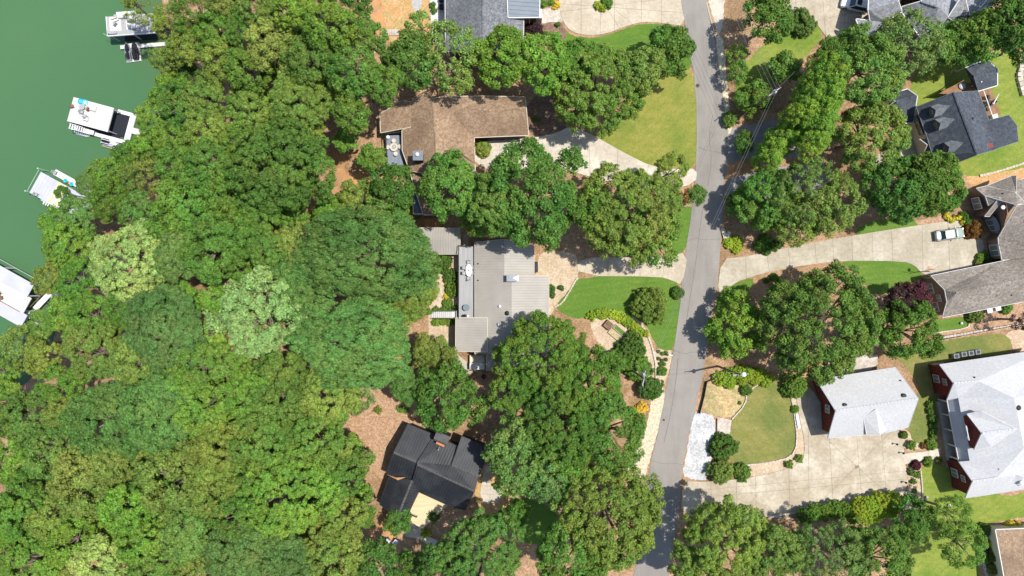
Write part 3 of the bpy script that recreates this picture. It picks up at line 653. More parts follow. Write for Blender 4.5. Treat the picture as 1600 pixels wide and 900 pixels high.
h.box('garage_door', 785, 212.5, 0, 2.5, 5.2, .12, M['black_siding'], R_(3))
h.vent(698,150,4.9,.14,.5,'steel'); h.vent(712,152.5,4.6,.16,.5,'white'); h.vent(757,172,5.6,.1,.3,'steel')
dk = part('deck', MB().prism([tuple(W(*q,1.8)[:2]) for q in ((603,212),(629,211),(631,262),(606,262))], 1.62, 1.8), M['blue_deck'], h.root, True)
for i in range(20):
    a, b = W(603.6+i*1.32,212,1.81), W(606.2+i*1.27,262,1.81); mb = MB(); mb.add([(a[0]-.06,a[1],1.805),(a[0]+.055,a[1],1.805),(b[0]+.055,b[1],1.805),(b[0]-.06,b[1],1.805),(a[0]-.06,a[1],1.84),(a[0]+.055,a[1],1.84),(b[0]+.055,b[1],1.84),(b[0]-.06,b[1],1.84)],[(4,5,6,7),(0,1,5,4),(1,2,6,5),(2,3,7,6),(3,0,4,7)])
    part('plank', mb, M['blue_deck'], dk, True)
def railing(root, pts, z, m='dark', h_=1.0, step=1.5, parent=None):
    P = [W(*q, z) for q in pts]
    for a, b in zip(P[:-1], P[1:]):
        n = max(1, int(np.linalg.norm(b-a)/step)); ang = math.atan2(b[1]-a[1], b[0]-a[0]); L_ = np.linalg.norm(b-a)
        for k in range(n+1):
            q = a+(b-a)*k/n; part('post', MB().box((q[0],q[1],z+h_/2),(.09,.09,h_),ang), M[m], parent or root, True)
        c = (a+b)/2; part('handrail', MB().box((c[0],c[1],z+h_+.03),(L_,.1,.06),ang), M[m], parent or root, True)
        mb = MB(); nb = int(L_/.13)
        for k in range(nb): q = a+(b-a)*(k+.5)/nb; mb.box((q[0],q[1],z+h_*.5),(.025,.025,h_*.9),ang)
        part('balusters', mb, M[m], parent or root, True)['kind'] = 'stuff'
railing(h.root, [(604,212),(607,262)], 1.8, 'dark')
h.box('porch_beam', 615, 207, 2.4, 2.65, 2.8, .2, M['dark'], R_(5))
# lower terrace glimpsed below the trees
d2 = part('lower_deck', MB().prism([tuple(W(*q,1.2)[:2]) for q in ((645,302),(690,298),(690,336),(646,336))], 1.0, 1.2), M['blue_deck'], h.root, True)
railing(h.root, [(646,303),(647,335),(688,335)], 1.2, 'white', .9)

# --- grey standing seam house
h = House('grey standing seam metal roofed house with long grey deck and flat annex', (790,470)); GE = 3.2
g = h.roof([[(742,378.5,GE),(788,374,4.9),(788,431,4.9),(799.5,431,5.25),(799.5,553,5.25),(742,553,GE)],
        [(788,374,4.9),(834.5,384,GE),(834.5,430.5,GE),(788,431,4.9)],
        [(799.5,431,5.25),(857.5,431.5,GE),(857.5,553,GE),(799.5,553,5.25)]], M['mt_grey'], ribs=.4, gw=.06, gutter='cream')
h.roof([[(712.5,496.5,3.45),(761.5,496.5,4.35),(761.5,549.5,4.35),(712,548.5,3.45)]], M['mt_grey'], ribs=.4, gw=.08, gutter='cream', name='annex_roof')
h.roof([[(760,554,2.7),(812,554,2.8),(812,566,3.1),(760,566,3.0)],[(760,566,3.0),(812,566,3.1),(812,578,2.7),(760,578,2.6)]], M['mt_grey'], ribs=.4, gw=.08, name='lean_to_roof')
h.walls([(742,379,GE),(788,375,4.8),(834,385,GE),(834,431,GE),(857,432,GE),(857,553,GE),(799.5,553,5.1),(742,553,GE)], M['olive_siding'])
h.walls([(713,498,3.4),(761,498,3.4),(761,548,3.4),(713,548,3.4)], M['olive_siding'])
h.walls([(761,556,2.6),(811,556,2.6),(811,577,2.6),(761,577,2.6)], M['olive_siding'], .2)
c = h.box('chimney', 801, 434.5, 4.2, 6.1, 1.6, .85, M['black_siding'])
p = W(801,434.5,6.1); mb = MB(); x, y = p[0], p[1]
mb.add([(x-.9,y-.5,6.12),(x+.9,y-.5,6.12),(x+.9,y+.5,6.12),(x-.9,y+.5,6.12),(x,y,6.55)],[(0,1,4),(1,2,4),(2,3,4),(3,0,4),(3,2,1,0)]); part('chimney_cap', mb, M['steel'], c, True)
h.vent(781,478.5,4.75,.22,.4,'white'); h.vent(780.5,506.5,4.75,.28,.45,'white'); h.vent(747,412,3.5,.1,.3,'dark'); h.vent(747,438,3.5,.1,.3,'dark')
p = W(792.5,489.5,5.2); part('roof_vent', MB().lathe((p[0],p[1],4.95),[(.34,0),(.36,.12),(.28,.24),(.1,.3)],14), M['dark'], h.root, True)
h.box('meter_box', 838, 417, .6, 2.6, .5, 1.6, M['dark'])
dk = part('deck', MB().prism([tuple(W(*q,2.6)[:2]) for q in ((717,384),(739.5,384),(739.5,497),(717,497))], 2.36, 2.58), M['grey_deck'], h.root, True)
for i in range(16):
    x0 = W(717.2+i*1.39,0,2.6)[0]; y0, y1 = W(0,384,2.6)[1], W(0,497,2.6)[1]
    part('plank', MB().box((x0+.07,(y0+y1)/2,2.6),(.125,y0-y1,.05)), M['grey_deck'], dk, True)
railing(h.root, [(739,384.5),(717,384.5),(717,497)], 2.62, 'dark')

# --- grey pavilion roof beside it
h = House('grey metal pavilion roof at the head of the long deck', (690,376), 'pavilion', 'pavilion')
h.roof([[(655,356,2.6),(718,356.5,2.6),(719,375,3.5),(655,375,3.5)],[(655,375,3.5),(719,375,3.5),(718,397,2.6),(655,397,2.6)]], M['mt_grey'], ribs=.4, gw=.06, gutter='cream')
for q in ((657,358),(716,358),(657,395),(716,395)):
    p = W(*q,2.6); part('post', MB().box((p[0],p[1],1.2),(.18,.18,2.6)), M['wood'], h.root, True)

# --- black metal roofed house
h = House('black standing seam metal roofed house with brick chimney and tan deck', (680,740)); KE, KR = 3.4, 5.0
B = dict(A=(637.2,662.5,KE), B=(677.6,679.1,KE), C=(650.7,721.9,KR), D=(615.2,707.2,KR), Eb=(603,740.2,KE), F=(644.6,750,KE+.1))
k = M['mt_black']; kw = dict(gutter='black_siding', gw=.07, ribs=.42, ridge_m=M['chimney_cap'])
h.roof([[B['A'],B['B'],B['C'],B['D']],[B['D'],B['C'],B['F'],B['Eb']]], k, name='roof', ridge=[((615.2,707.2,KR+.03),(650.7,721.9,KR+.03))], **kw)
h.roof([[(608,745,2.9),(643.8,750.5,4.2),(621.3,807,4.2),(593.2,788,2.9)],[(643.8,750.5,4.2),(654.4,768.4,3.3),(634.8,808.7,3.3),(621.3,807,4.2)]], k, name='wing_roof', ridge=[((643.8,750.5,4.23),(621.3,807,4.23))], **kw)
h.roof([[(677.6,682,3.6),(702,691.3,3.6),(715,697.5,3.6),(706,727,4.6),(696,743,5.4),(652,726,5.4),(652,722,5.3)],
        [(652,726,5.4),(696,743,5.4),(741,767.6,5.4),(727,797,3.6),(697,788,3.6),(654.4,768.4,3.6),(645,751,4.2)],
        [(706,727,4.6),(747.3,745,4.6),(741,767.6,5.4),(696,743,5.4)]], k, name='main_roof', ridge=[((652,726,5.43),(741,767.6,5.43))], **kw)
h.roof([[(721.6,681.6,4.1),(765,700,4.1),(747.8,745.2,4.85),(705.7,726.8,4.85)]], k, name='end_roof', ridge=[((705.7,726.8,4.88),(747.8,745.2,4.88))], **kw)
h.walls([(637.2,663,KE),(677,680,KE),(715,697.5,3.6),(721,683,3.7),(764,701,3.7),(741,768,4.4),(727,796,3.5),(697,787,3.5),(655,768,3.3),(635,808,3.1),(594,788,2.9),(608,745,2.9),(604,740,3.2)], M['black_siding'])
c = h.box('chimney', 690, 686, 2.5, 5.6, 2.1, 1.3, M['black_siding'], R_(-24)); h.box('chimney_cap', 690.5, 684, 5.61, 5.75, 2.2, 1.2, M['chimney_cap'], R_(-24), c)
p = W(688.5,693,5.3); part('brick_face', MB().box((p[0],p[1],4.75),(1.3,.6,1.1),R_(-24)), M['flame'], c, True)
p = W(686,699,4.6); part('roof_vent', MB().tube((p[0],p[1],4.2),(p[0]-.1,p[1]-.3,5.0),.07), M['steel'], h.root, True)
for q0, q1 in (((750,752),(742,772)),((608,745.5),(594,786))):
    a, b = W(*q0,3.1), W(*q1,3.1); part('cedar_trim', MB().box((*((a+b)/2)[:2],2.6),(np.linalg.norm(b-a),.22,.5),math.atan2(b[1]-a[1],b[0]-a[0])), M['cedar'], h.root, True)
a, b = W(617,749.5,4), W(634,745.5,4.3); part('cedar_trim', MB().add([(*W(604,741,3.3)[:2],3.35),(*W(622,750,4.0)[:2],4.1),(*W(634,745.5,4.4)[:2],4.5),(*W(619,746,4.0)[:2],4.08)],[(0,1,2,3)]), M['cedar'], h.root, True)
dk = part('deck', MB().prism([tuple(W(*q,1.0)[:2]) for q in ((653,767),(700,789),(676,812),(660,826),(650,820),(636,812))], .8, .98), M['tan_deck'], h.root, True)
P = [W(*q,1.0)[:2] for q in ((653,767),(700,789),(676,812),(660,826),(650,820),(636,812))]
u = W(700,789)[:2]-W(653,767)[:2]; u /= np.linalg.norm(u); nrm = np.array((-u[1],u[0]))
c0 = W(653,767,1.0)[:2]
for i in range(36):
    q = clip(clip([np.array(p) for p in P], c0-nrm*(.15*i), c0-nrm*(.15*i)-u, 0), c0-nrm*(.15*i+.135), c0-nrm*(.15*i+.135)+u, 0)
    if len(q) > 2 and area(q) > .02: part('plank', MB().prism([tuple(p) for p in q], .985, 1.02), M['tan_deck'], dk, True)
railing(h.root, [(642,801),(652,806)], 1.0, 'dark', .8)
part('bin_shelter', MB().box((*W(645,814,.8)[:2],.5),(1.2,.9,1.0),R_(-24)), M['brown_siding'], h.root, True)
# --- slate shingle house at the frame top
h = House('slate grey shingle roofed house cut by the top of the frame', (755,20))
h.roof([[(695.5,-60,3.6),(754,-60,6.6),(754.5,80,6.6),(696.5,80,3.6)],[(754,-60,6.6),(842,-60,3.4),(842,0,3.4),(818,26,3.6),(817.5,80,3.6),(754.5,80,6.6)]], M['sh_slate'], ridge=[((754,-60,6.62),(754.5,80,6.62))], gw=.1)
h.roof([[(793,-8,5.0),(843,-8,4.0),(842.5,26.5,4.0),(794.5,27,5.0)]], M['mt_slate'], name='porch_roof', ribs=.62)
h.roof([[(783,78,5.3),(818,80,3.7),(817,140,3.7),(783,140,5.3)]], M['sh_slate'], name='rear_roof') if False else None
h.walls([(696,-50,3.6),(842,-50,3.4),(842,2,3.4),(818,26,3.6),(817,78,3.6),(697,78,3.6)], M['greysiding'])
part('porch_wall', MB().box((*W(842,26,1.2)[:2],1.2),(.9,1.4,2.4)), M['white'], h.root, True)
# --- grey shingle house at the top right
h = House('grey shingle gabled house with grey siding at the top right', (1440,0)); 
h.roof([[(1357,16,5.6),(1404,3,6.4),(1409,18,5.2),(1382,34,4.6),(1360,32.5,4.2)],[(1338,30,3.9),(1360,32.5,4.2),(1382,34,4.6),(1390,60,3.7),(1352,62,3.5)],[(1357,16,5.6),(1404,3,6.4),(1398,-40,5),(1360,-40,4)]], M['sh_grey'], name='garage_roof')
h.roof([[(1409,11,5.4),(1440,2,6.8),(1466,10,7.4),(1460,33,6.0),(1471,41,5.4),(1440,60,4.2),(1409,18,5.0)],
        [(1440,2,6.8),(1450,-50,6.8),(1560,-50,5.5),(1556,0,5.2),(1528,17,5.2),(1515,24,5.2),(1498,37.5,5.2),(1482,27,6.2),(1471,41,5.4),(1460,33,6.0),(1466,10,7.4)]], M['sh_grey'], name='roof', ridge=[((1440,2,6.85),(1466,10,7.45))])
h.roof([[(1482,27,6.2),(1506,-10,7.6),(1515,24,5.2),(1498,37.5,5.2)]], M['sh_grey'], name='gable_roof')
h.roof([[(1528,17,5.25),(1534,24,5.0),(1556,2,5.0),(1548,-6,5.6)]], M['sh_grey'], name='corner_roof')
a_ = h.walls([(1338,31,3.8),(1358,17,3.8),(1400,5,4),(1440,-40,4.8),(1556,-40,4.8),(1556,0,5),(1528,17,5),(1498,37,5),(1471,41,5.2),(1462,58,4.6),(1400,60,3.6),(1352,61,3.5)], M['greysiding'], .3)
part('gable_wall', MB().add([W(1462,64,.2),W(1468,45,5.2),W(1482,30,5.9),W(1530,20,4.9),W(1526,28,2.0),W(1484,56,.4)],[(0,1,2,3,4,5)]), M['greysiding'], h.root, True)
h.window(W(1452,60,3)[:2], W(1470,44,3)[:2], .55, 4.0, 1.2, 1.3); h.window(W(1338,40,3)[:2], W(1350,60,3)[:2], .5, 2.4, 1.1, 1.2)
part('side_wall', MB().add([W(1330,52,.1),W(1338.5,31.5,3.7),W(1352,61,3.4),W(1340,75,.1)],[(0,1,2,3)]), M['olive_siding'], h.root, True)
# --- charcoal shingle house with three dormers
h = House('charcoal shingle roofed house with three dormers and an octagonal porch', (1500,190)); CE, CR = 4.2, 7.4
ch = M['sh_dark']
h.roof([[(1432,167,CE),(1490.5,144,CR),(1526,238,CR),(1526,242,7.2),(1498,253,CE+.9),(1458,244,CE),(1448.5,213,CE)],
        [(1490.5,144,CR),(1528,142.5,CE),(1545,188,CE),(1541,212,5.4),(1560,231,CE),(1552,234.5,CE),(1526,242,7.2),(1526,238,CR)],
        [(1545,188,CE),(1576,180,CE-.6),(1588.5,196,5),(1541,212,5.4)],
        [(1541,212,5.4),(1588.5,196,5),(1591,221,CE-.6),(1560,231,CE)]], ch, ridge=[((1490.5,144,CR+.02),(1526,238,CR+.02)),((1541,212,5.42),(1588,196.5,5.02))], gw=.06, gutter='mt_slate')
h.roof([[(1509,106,3.2),(1542,93.5,3.2),(1558,108,3.2),(1556,110,3.5),(1521,119,4.2)],[(1521,119,4.2),(1556,110,3.5),(1558,108,3.2),(1558,133,3.2),(1528,142,4)],[(1509,106,3.2),(1521,119,4.2),(1528,142,4),(1522,134,3.4)]], ch, name='porch_roof', ridge=[((1521,119,4.22),(1556,110,3.52))])
h.roof([[(1384,150,2.1),(1418,139.5,2.1),(1433,150,3.4),(1400,158,3.5)],[(1400,158,3.5),(1433,150,3.4),(1426,191,2.2),(1415,192,2.1),(1384,170,2.1)]], ch, name='garage_roof', ridge=[((1400,158,3.52),(1433,150,3.42))])
h.roof([[(1438,217,3.2),(1467,217,5),(1450,226,4)],[(1450,226,4),(1467,217,5),(1456,238,3.2),(1444,240,3)]], M['sh_dormer'], name='entry_gable')
h.walls([(1433,168,CE),(1490,145,7.1),(1527,144,CE),(1545,189,CE),(1576,181,3.5),(1588,197,4.8),(1590,220,3.5),(1560,230,CE),(1526,241,6.8),(1498,252,CE),(1459,243,CE),(1449,213,CE)], M['cream'])
h.walls([(1386,151,2),(1418,141,2),(1432,151,2),(1425,190,2),(1415,190,2),(1386,170,2)], M['cream'])
a, b = W(1434.5,171,4.1)[:2], W(1449.5,211,4.1)[:2]
for t in (.28,.46,.64,.82): f = h.window(a, b, t, 2.9, .75, 1.2, 'dark')
for (fx, fy) in ((1459,174),(1466,194.5),(1480,231)):
    z = 6.0; p = W(fx,fy,z); ang = R_(18); u = np.array((math.cos(ang),math.sin(ang))); n = np.array((-u[1],u[0]))
    def q(s_, t_, zz): return (p[0]+u[0]*s_+n[0]*t_, p[1]+u[1]*s_+n[1]*t_, zz)
    mb = MB(); mb.add([q(-.15,-.85,z-.1),q(-.15,.85,z-.1),q(-.15,0,z+.75),q(2.4,0,z+.75),q(1.0,-.85,z-.1),q(1.0,.85,z-.1)],[(0,2,3,4),(1,5,3,2)]); 
    dm = part('dormer', mb, M['sh_dormer'], h.root, True)
    part('dormer_face', MB().add([q(0,-.7,z-1.3),q(0,.7,z-1.3),q(0,.7,z-.1),q(0,0,z+.6),q(0,-.7,z-.1),q(1.1,-.7,z-1.0),q(1.1,.7,z-1.0),q(1.1,.7,z-.1),q(1.1,-.7,z-.1)],[(0,1,2,3,4),(0,4,8,5),(1,6,7,2)]), M['sh_dormer'], dm, True)
    part('pane', MB().box(q(-.04,0,z-.55),(.06,.8,.8),ang), M['glass'], dm, True)
for q0 in ((1507,106),(1520,134)):
    p = W(*q0,2.2); part('post', MB().box((p[0],p[1],2.1),(.15,.15,4.2)), M['white'], h.root, True)
dk = part('deck', MB().prism([tuple(W(*q_,1.6)[:2]) for q_ in ((1528,144),(1548,138),(1564,178),(1546,187))], 1.4, 1.6), M['wood'], h.root, True)
dk = part('deck', MB().prism([tuple(W(*q_,2.0)[:2]) for q_ in ((1466,146),(1490,134),(1520,128),(1524,143),(1494,148))], 1.8, 2.0), M['wood'], h.root, True)
railing(h.root, [(1466,146),(1490,134),(1500,128)], 2.0, 'wood', .9); railing(h.root, [(1530,143),(1545,186)], 1.6, 'white', .9)
h.vent(1508,184,6.3,.12,.3,'dark'); h.vent(1520,185,6.4,.15,.3,'dark')
p = W(1544,228,5.1); part('skylight', MB().box((p[0],p[1],4.95),(1.6,.7,.12),R_(12)), M['red'], h.root, True)
p = W(1531,234,5.8); part('skylight', MB().box((p[0],p[1],5.7),(.9,.6,.12),R_(12)), M['mt_slate'], h.root, True)
# --- taupe shingle brick house
h = House('taupe shingle roofed brown brick house with hipped garage wing at right edge', (1560,400)); TE = 3.2
ta = M['sh_taupe']
h.roof([[(1455,431,TE),(1566,408,TE),(1640,388,TE),(1640,428,6.2),(1494,458,5.8),(1476.5,453,4.7)],[(1494,458,5.8),(1640,428,6.2),(1640,463,TE),(1600,471,TE),(1473,496,TE),(1480,471.5,4.7)],[(1476.5,453,4.7),(1494,458,5.8),(1480,471.5,4.7)]], ta, name='garage_roof', ridge=[((1494,458,5.82),(1640,428,6.22))], gw=.07)
h.roof([[(1560,372,TE),(1589.5,320.5,6.6),(1640,314,7),(1640,400,5.6),(1561,382,TE)],[(1561,382,TE),(1640,400,5.6),(1640,400,3.4),(1566,406,TE)]], ta, name='roof', ridge=[((1561,382,3.22),(1640,400,5.62))], gw=.07)
h.roof([[(1526,294,TE),(1542,290.5,TE),(1587,301,5.6),(1600,315,6.2),(1589.5,320,6.5),(1540,306,4.2)],[(1540,306,4.2),(1562,309,5.2),(1545,321,3.8)],[(1562,309,5.2),(1566,313,4.8),(1546,338,TE),(1539,338,TE)],[(1542,290.5,TE),(1580,275,TE),(1586,300,5.6)],[(1580,275,TE),(1588,275,3.8),(1588,302,5.6),(1586,300,5.6)],[(1588,282,3.8),(1640,270,3.8),(1640,315,7),(1600,315,6.2),(1588,302,5.6)]], ta, name='gable_roof', gw=.06)
part('gable_wall', MB().add([W(1546,338,2.8),W(1562.5,310.5,4.8),W(1572,316,5),W(1574,333,3.8),W(1566,364,3),W(1560,364,2.8),W(1550,340,1.2)],[(0,1,2,3,4,5,6)]), M['tanbrick'], h.root, True)
part('gable_wall', MB().add([W(1572,316,5.05),W(1587,319,6.1),W(1575,333,4.4)],[(0,1,2)]), ta, h.root, True)
Q = h.walls([(1455.5,432,TE),(1474,496,TE),(1640,463,TE),(1640,392,TE),(1566,407,TE)], M['tanbrick'], .3)
Q2 = h.walls([(1526,295,TE),(1545,321,TE),(1539,337,TE),(1547,339,TE),(1551,339,2.8),(1565,364,2.8),(1560,373,TE),(1562,383,TE),(1567,407,TE),(1640,395,TE),(1640,285,TE),(1542,291,TE)], M['tanbrick'], .3)
part('gable_top', MB().add([(*Q[0],3.05),(*Q[1],3.05),W(1480.5,470.5,4.5),W(1477,454,4.5)],[(0,1,2,3)]), M['tanbrick'], h.root, True)
h.window(Q[0],Q[1],.28,1.6,1.5,1.5); h.window(Q[0],Q[1],.78,1.6,1.5,1.5); h.window(Q[0],Q[1],.54,3.1,1.1,1.0)
h.window(Q2[0],Q2[2],.5,1.7,1.9,1.8); h.window(Q2[4],Q2[5],.5,1.5,2.0,1.9); h.window(Q2[6],Q2[8],.55,1.5,1.8,1.9)
mb = MB(); pts_ = [(1549.5,338,2.5),(1556,340,2.9),(1561,350,3.1),(1563,358,3),(1562,364,2.6),(1556,364,2.4)]; mb.add([W(*q_) for q_ in pts_],[(0,1,2,3,4,5)]); part('arched_hood', mb, M['mt_slate'], h.root, True)
h.vent(1566.5,302.5,7.0,.12,.3,'dark'); h.vent(1580.5,461,6.6,.1,.3,'dark'); h.vent(1567,324,6.9,.3,.3,'white')
# --- pale roofed brick garage
h = House('pale shingle roofed red brick garage with two solar vents and dormer', (1350,630), 'garage', 'garage_building'); AE, AR = 3.2, 6.2
wh = M['sh_white']
h.roof([[(1276.5,594,AE),(1399,574.5,AE),(1434.5,623,AR),(1306.5,642,AR)],[(1306.5,642,AR),(1434.5,623,AR),(1419,667,AE),(1382,676,AE),(1294.5,684,AE)]], wh, ridge=[((1306.5,642,AR+.02),(1434.5,623,AR+.02))], gw=.1, gutter='mt_white')
h.roof([[(1350,654,5.0),(1368.5,640,6.0),(1375,679,4.4),(1354.5,679,3.7)],[(1368.5,640,6.0),(1384,671,3.6),(1375,679,4.4)]], wh, name='dormer_roof', gutter='white', gw=.08)
part('dormer_face', MB().add([W(1350.5,655,4.7),W(1354.8,678.5,3.55),W(1353,675,2.9),W(1348,655,4.2)],[(0,1,2,3)]), M['brick'], h.root, True)
Q = h.walls([(1277,595,AE),(1307,642,AR),(1295,683,AE),(1419,667,AE),(1434,623,AR),(1399,575,AE)], M['brick'], .45)
h.window((Q[0]+Q[2])/2-np.array((0,2.)), (Q[0]+Q[2])/2+np.array((0,2.)), .5, 3.6, 1.2, 1.3)
for (vx, vy) in ((1320.5,634.5),(1413,619.5)):
    p = W(vx,vy,5.9); f = part('roof_vent', MB().lathe((p[0],p[1],5.62),[(.42,0),(.44,.1),(.4,.22),(.25,.28)],14), M['dark'], h.root, True)
h.vent(1407,594.5,4.5,.1,.3,'dark')
# --- big pale roofed brick house
h = House('large pale shingle roofed red brick house with porch at the right edge', (1550,660)); WE = 3.8
h.roof([[(1468.5,570,WE),(1640,545,WE),(1640,615,7.2),(1585,622,7.2),(1528.5,595.5,6.2),(1490.5,599,6.2)],
        [(1490.5,599,6.2),(1528.5,595.5,6.2),(1498,621,4.4),(1480,625,WE)],
        [(1498,621,4.4),(1528.5,595.5,6.2),(1585,622,7.2),(1600,700,7.2),(1640,720,6.6),(1640,735,5.8),(1557.5,747,6),(1516,720.5,4.4)],
        [(1499,722,WE),(1516,720.5,4.4),(1557.5,747,6),(1520,752.5,6)],
        [(1520,752.5,6),(1557.5,747,6),(1640,735,5.8),(1640,758,WE),(1509,778,WE)],
        [(1585,622,7.2),(1640,615,7.2),(1640,720,6.6),(1600,700,7.2)]], wh, ridge=[((1490.5,599,6.22),(1528.5,595.5,6.22)),((1520,752.5,6.02),(1557.5,747,6.02))], gw=.07, gutter='mt_white')
h.roof([[(1480.5,625.5,2.9),(1498.5,621.5,4.35),(1516.5,720,4.35),(1499,721.5,2.9)]], M['mt_white'], name='porch_roof', ribs=.4, gw=.1)
h.roof([[(1511.7,647,5.5),(1534,643,6.5),(1588,670.5,7.8),(1535,677,7.6)],[(1535,677,7.6),(1588,670.5,7.8),(1548,698,6.4),(1523,703,5.5)]], wh, name='dormer_roof', gw=.08, ridge=[((1535,677,7.62),(1588,670.5,7.82))])
part('dormer_face', MB().add([W(1512.5,648.5,5.3),W(1534,676.5,7.3),W(1523,701.5,5.3),W(1512,698,4.2),W(1503,650,4.2)],[(0,1,2,3,4)]), M['brick'], h.root, True)
f = part('window', MB().box((*W(1510,675,5.2)[:2],5.35),(.12,2.2,1.0),R_(12),R_(-25)), M['white'], h.root, True)
for k_ in (-1,0,1): 
    p = W(1510,675,5.2); part('pane', MB().box((p[0]-.05-.02*k_,p[1]+k_*.68,5.38),(.13,.5,.75),R_(12),R_(-25)), M['glass'], f, True)
h.roof([[(1559,740,5.5),(1562,733,6.2),(1598,745,6),(1597,760,4.8)]], wh, name='dormer_roof', gw=.06)
p = W(1598,755,5.8); part('skylight', MB().lathe((p[0],p[1],5.5),[(.35,0),(.33,.2),(.15,.3)],12), M['white'], h.root, True)
p = W(1592.5,637.5,7.3); part('roof_vent', MB().lathe((p[0],p[1],7.0),[(.4,0),(.42,.1),(.36,.22),(.2,.28)],14), M['dark'], h.root, True)
h.vent(1522.5,589.5,5.8,.12,.3,'dark')
Q = h.walls([(1469,571,WE),(1491,599,6.1),(1481,624,WE),(1503,621,WE),(1521,720,WE),(1499,722,WE),(1520,752,5.9),(1510,777,WE),(1640,757,WE),(1640,547,WE)], M['brick'], .35)
a = Q[0]; b = Q[2]
h.window(a, b, .45, 1.5, 1.2, 1.5); h.window(a, b, .5, 3.5, 1.0, 1.0); h.window(Q[5], Q[7], .42, 1.5, 1.3, 1.5); h.window(Q[5], Q[7], .5, 3.4, 1.0, 1.0)
for (x0,y0) in ((1482,628),(1486,650),(1490.5,674),(1495,698),(1498,718)):
    p = W(x0,y0,2.6); part('porch_post', MB().box((p[0],p[1],1.4),(.22,.22,2.8)), M['white'], h.root, True)
part('porch_floor', MB().prism([tuple(W(*q_,.6)[:2]) for q_ in ((1465,628),(1490,625),(1507,716),(1482,720))], 0, .5), M['concrete_grey'], h.root, True)
for (x0,y0,x1,y1) in ((1483,648,1504,644),(1488,673,1508,669),(1493,698,1513,694)):
    a, b = W(x0,y0,2.7), W(x1,y1,2.7); part('porch_beam', MB().box((*((a+b)/2)[:2],2.7),(np.linalg.norm(b-a),.16,.2),math.atan2(b[1]-a[1],b[0]-a[0])), M['white'], h.root, True)
part('ac_housing', MB().box((*W(1460,571,-0.4)[:2],.5),(1.8,.8,1.0),R_(8)), M['steel'], h.root, True)
# --- brown roof at the bottom right corner
h = House('brown shingle roof at the bottom right corner of the frame', (1600,880))
h.roof([[(1556,828,3.2),(1660,824,3.2),(1660,960,5.5),(1580,960,4.4)]], M['sh_brown'], gw=.12)
h.walls([(1557,829,3.2),(1660,825,3.2),(1660,958,3.2),(1582,958,3.2)], M['cream'])
# ------------------------------------------------------------------ trees and shrubs
TINT = dict(O=(.118,.212,.030), Y=(.180,.242,.042), L=(.146,.255,.030), B=(.115,.212,.047), D=(.088,.176,.026), P=(.262,.352,.095), N=(.126,.230,.042), H=(.175,.295,.030),
            V=(.085,.028,.032), C=(.30,.40,.026), G=(.60,.50,.035), R=(.22,.10,.022), S=(.130,.200,.044), K=(.15,.235,.042), W=(.055,.03,.032))
KIND = dict(  # lobes per m2 of dome, lobe radius, leaf size, vertical semi axis / radius, leaves per lobe, outline wobble, share of dome below the rim
    oak=dict(sp=1.0, lr=.56, leaf=.235, v=.72, wob=.17, low=-.25, dens=1.1),
    maple=dict(sp=1.25, lr=.74, leaf=.31, v=.8, wob=.2, low=-.3, dens=1.0),
    dome=dict(sp=.85, lr=.52, leaf=.21, v=.45, wob=.14, low=-.15, dens=1.2),
    pine=dict(sp=1.0, lr=.56, leaf=.32, v=1.05, wob=.28, low=-.4, dens=1.0),
    sparse=dict(sp=1.05, lr=.56, leaf=.24, v=.75, wob=.26, low=-.2, dens=.62),
    cypress=dict(sp=.7, lr=.44, leaf=.28, v=1.6, wob=.12, low=-.5, dens=1.0),
    shrub=dict(sp=.46, lr=.28, leaf=.15, v=.8, wob=.12, low=-.3, dens=1.0),
    clipped=dict(sp=.34, lr=.26, leaf=.11, v=.8, wob=.03, low=-.3, dens=1.0))
SIZES = dict(oak=(2.2,3.4,4.8,7.0), maple=(2.2,3.4,4.8,7.0), dome=(3.2,5.2,7.5), pine=(2.0,3.2,4.4), sparse=(2.2,4.0,6.5), cypress=(1.6,2.6), shrub=(.7,1.2,2.0), clipped=(.45,.8))
PROTO = {}
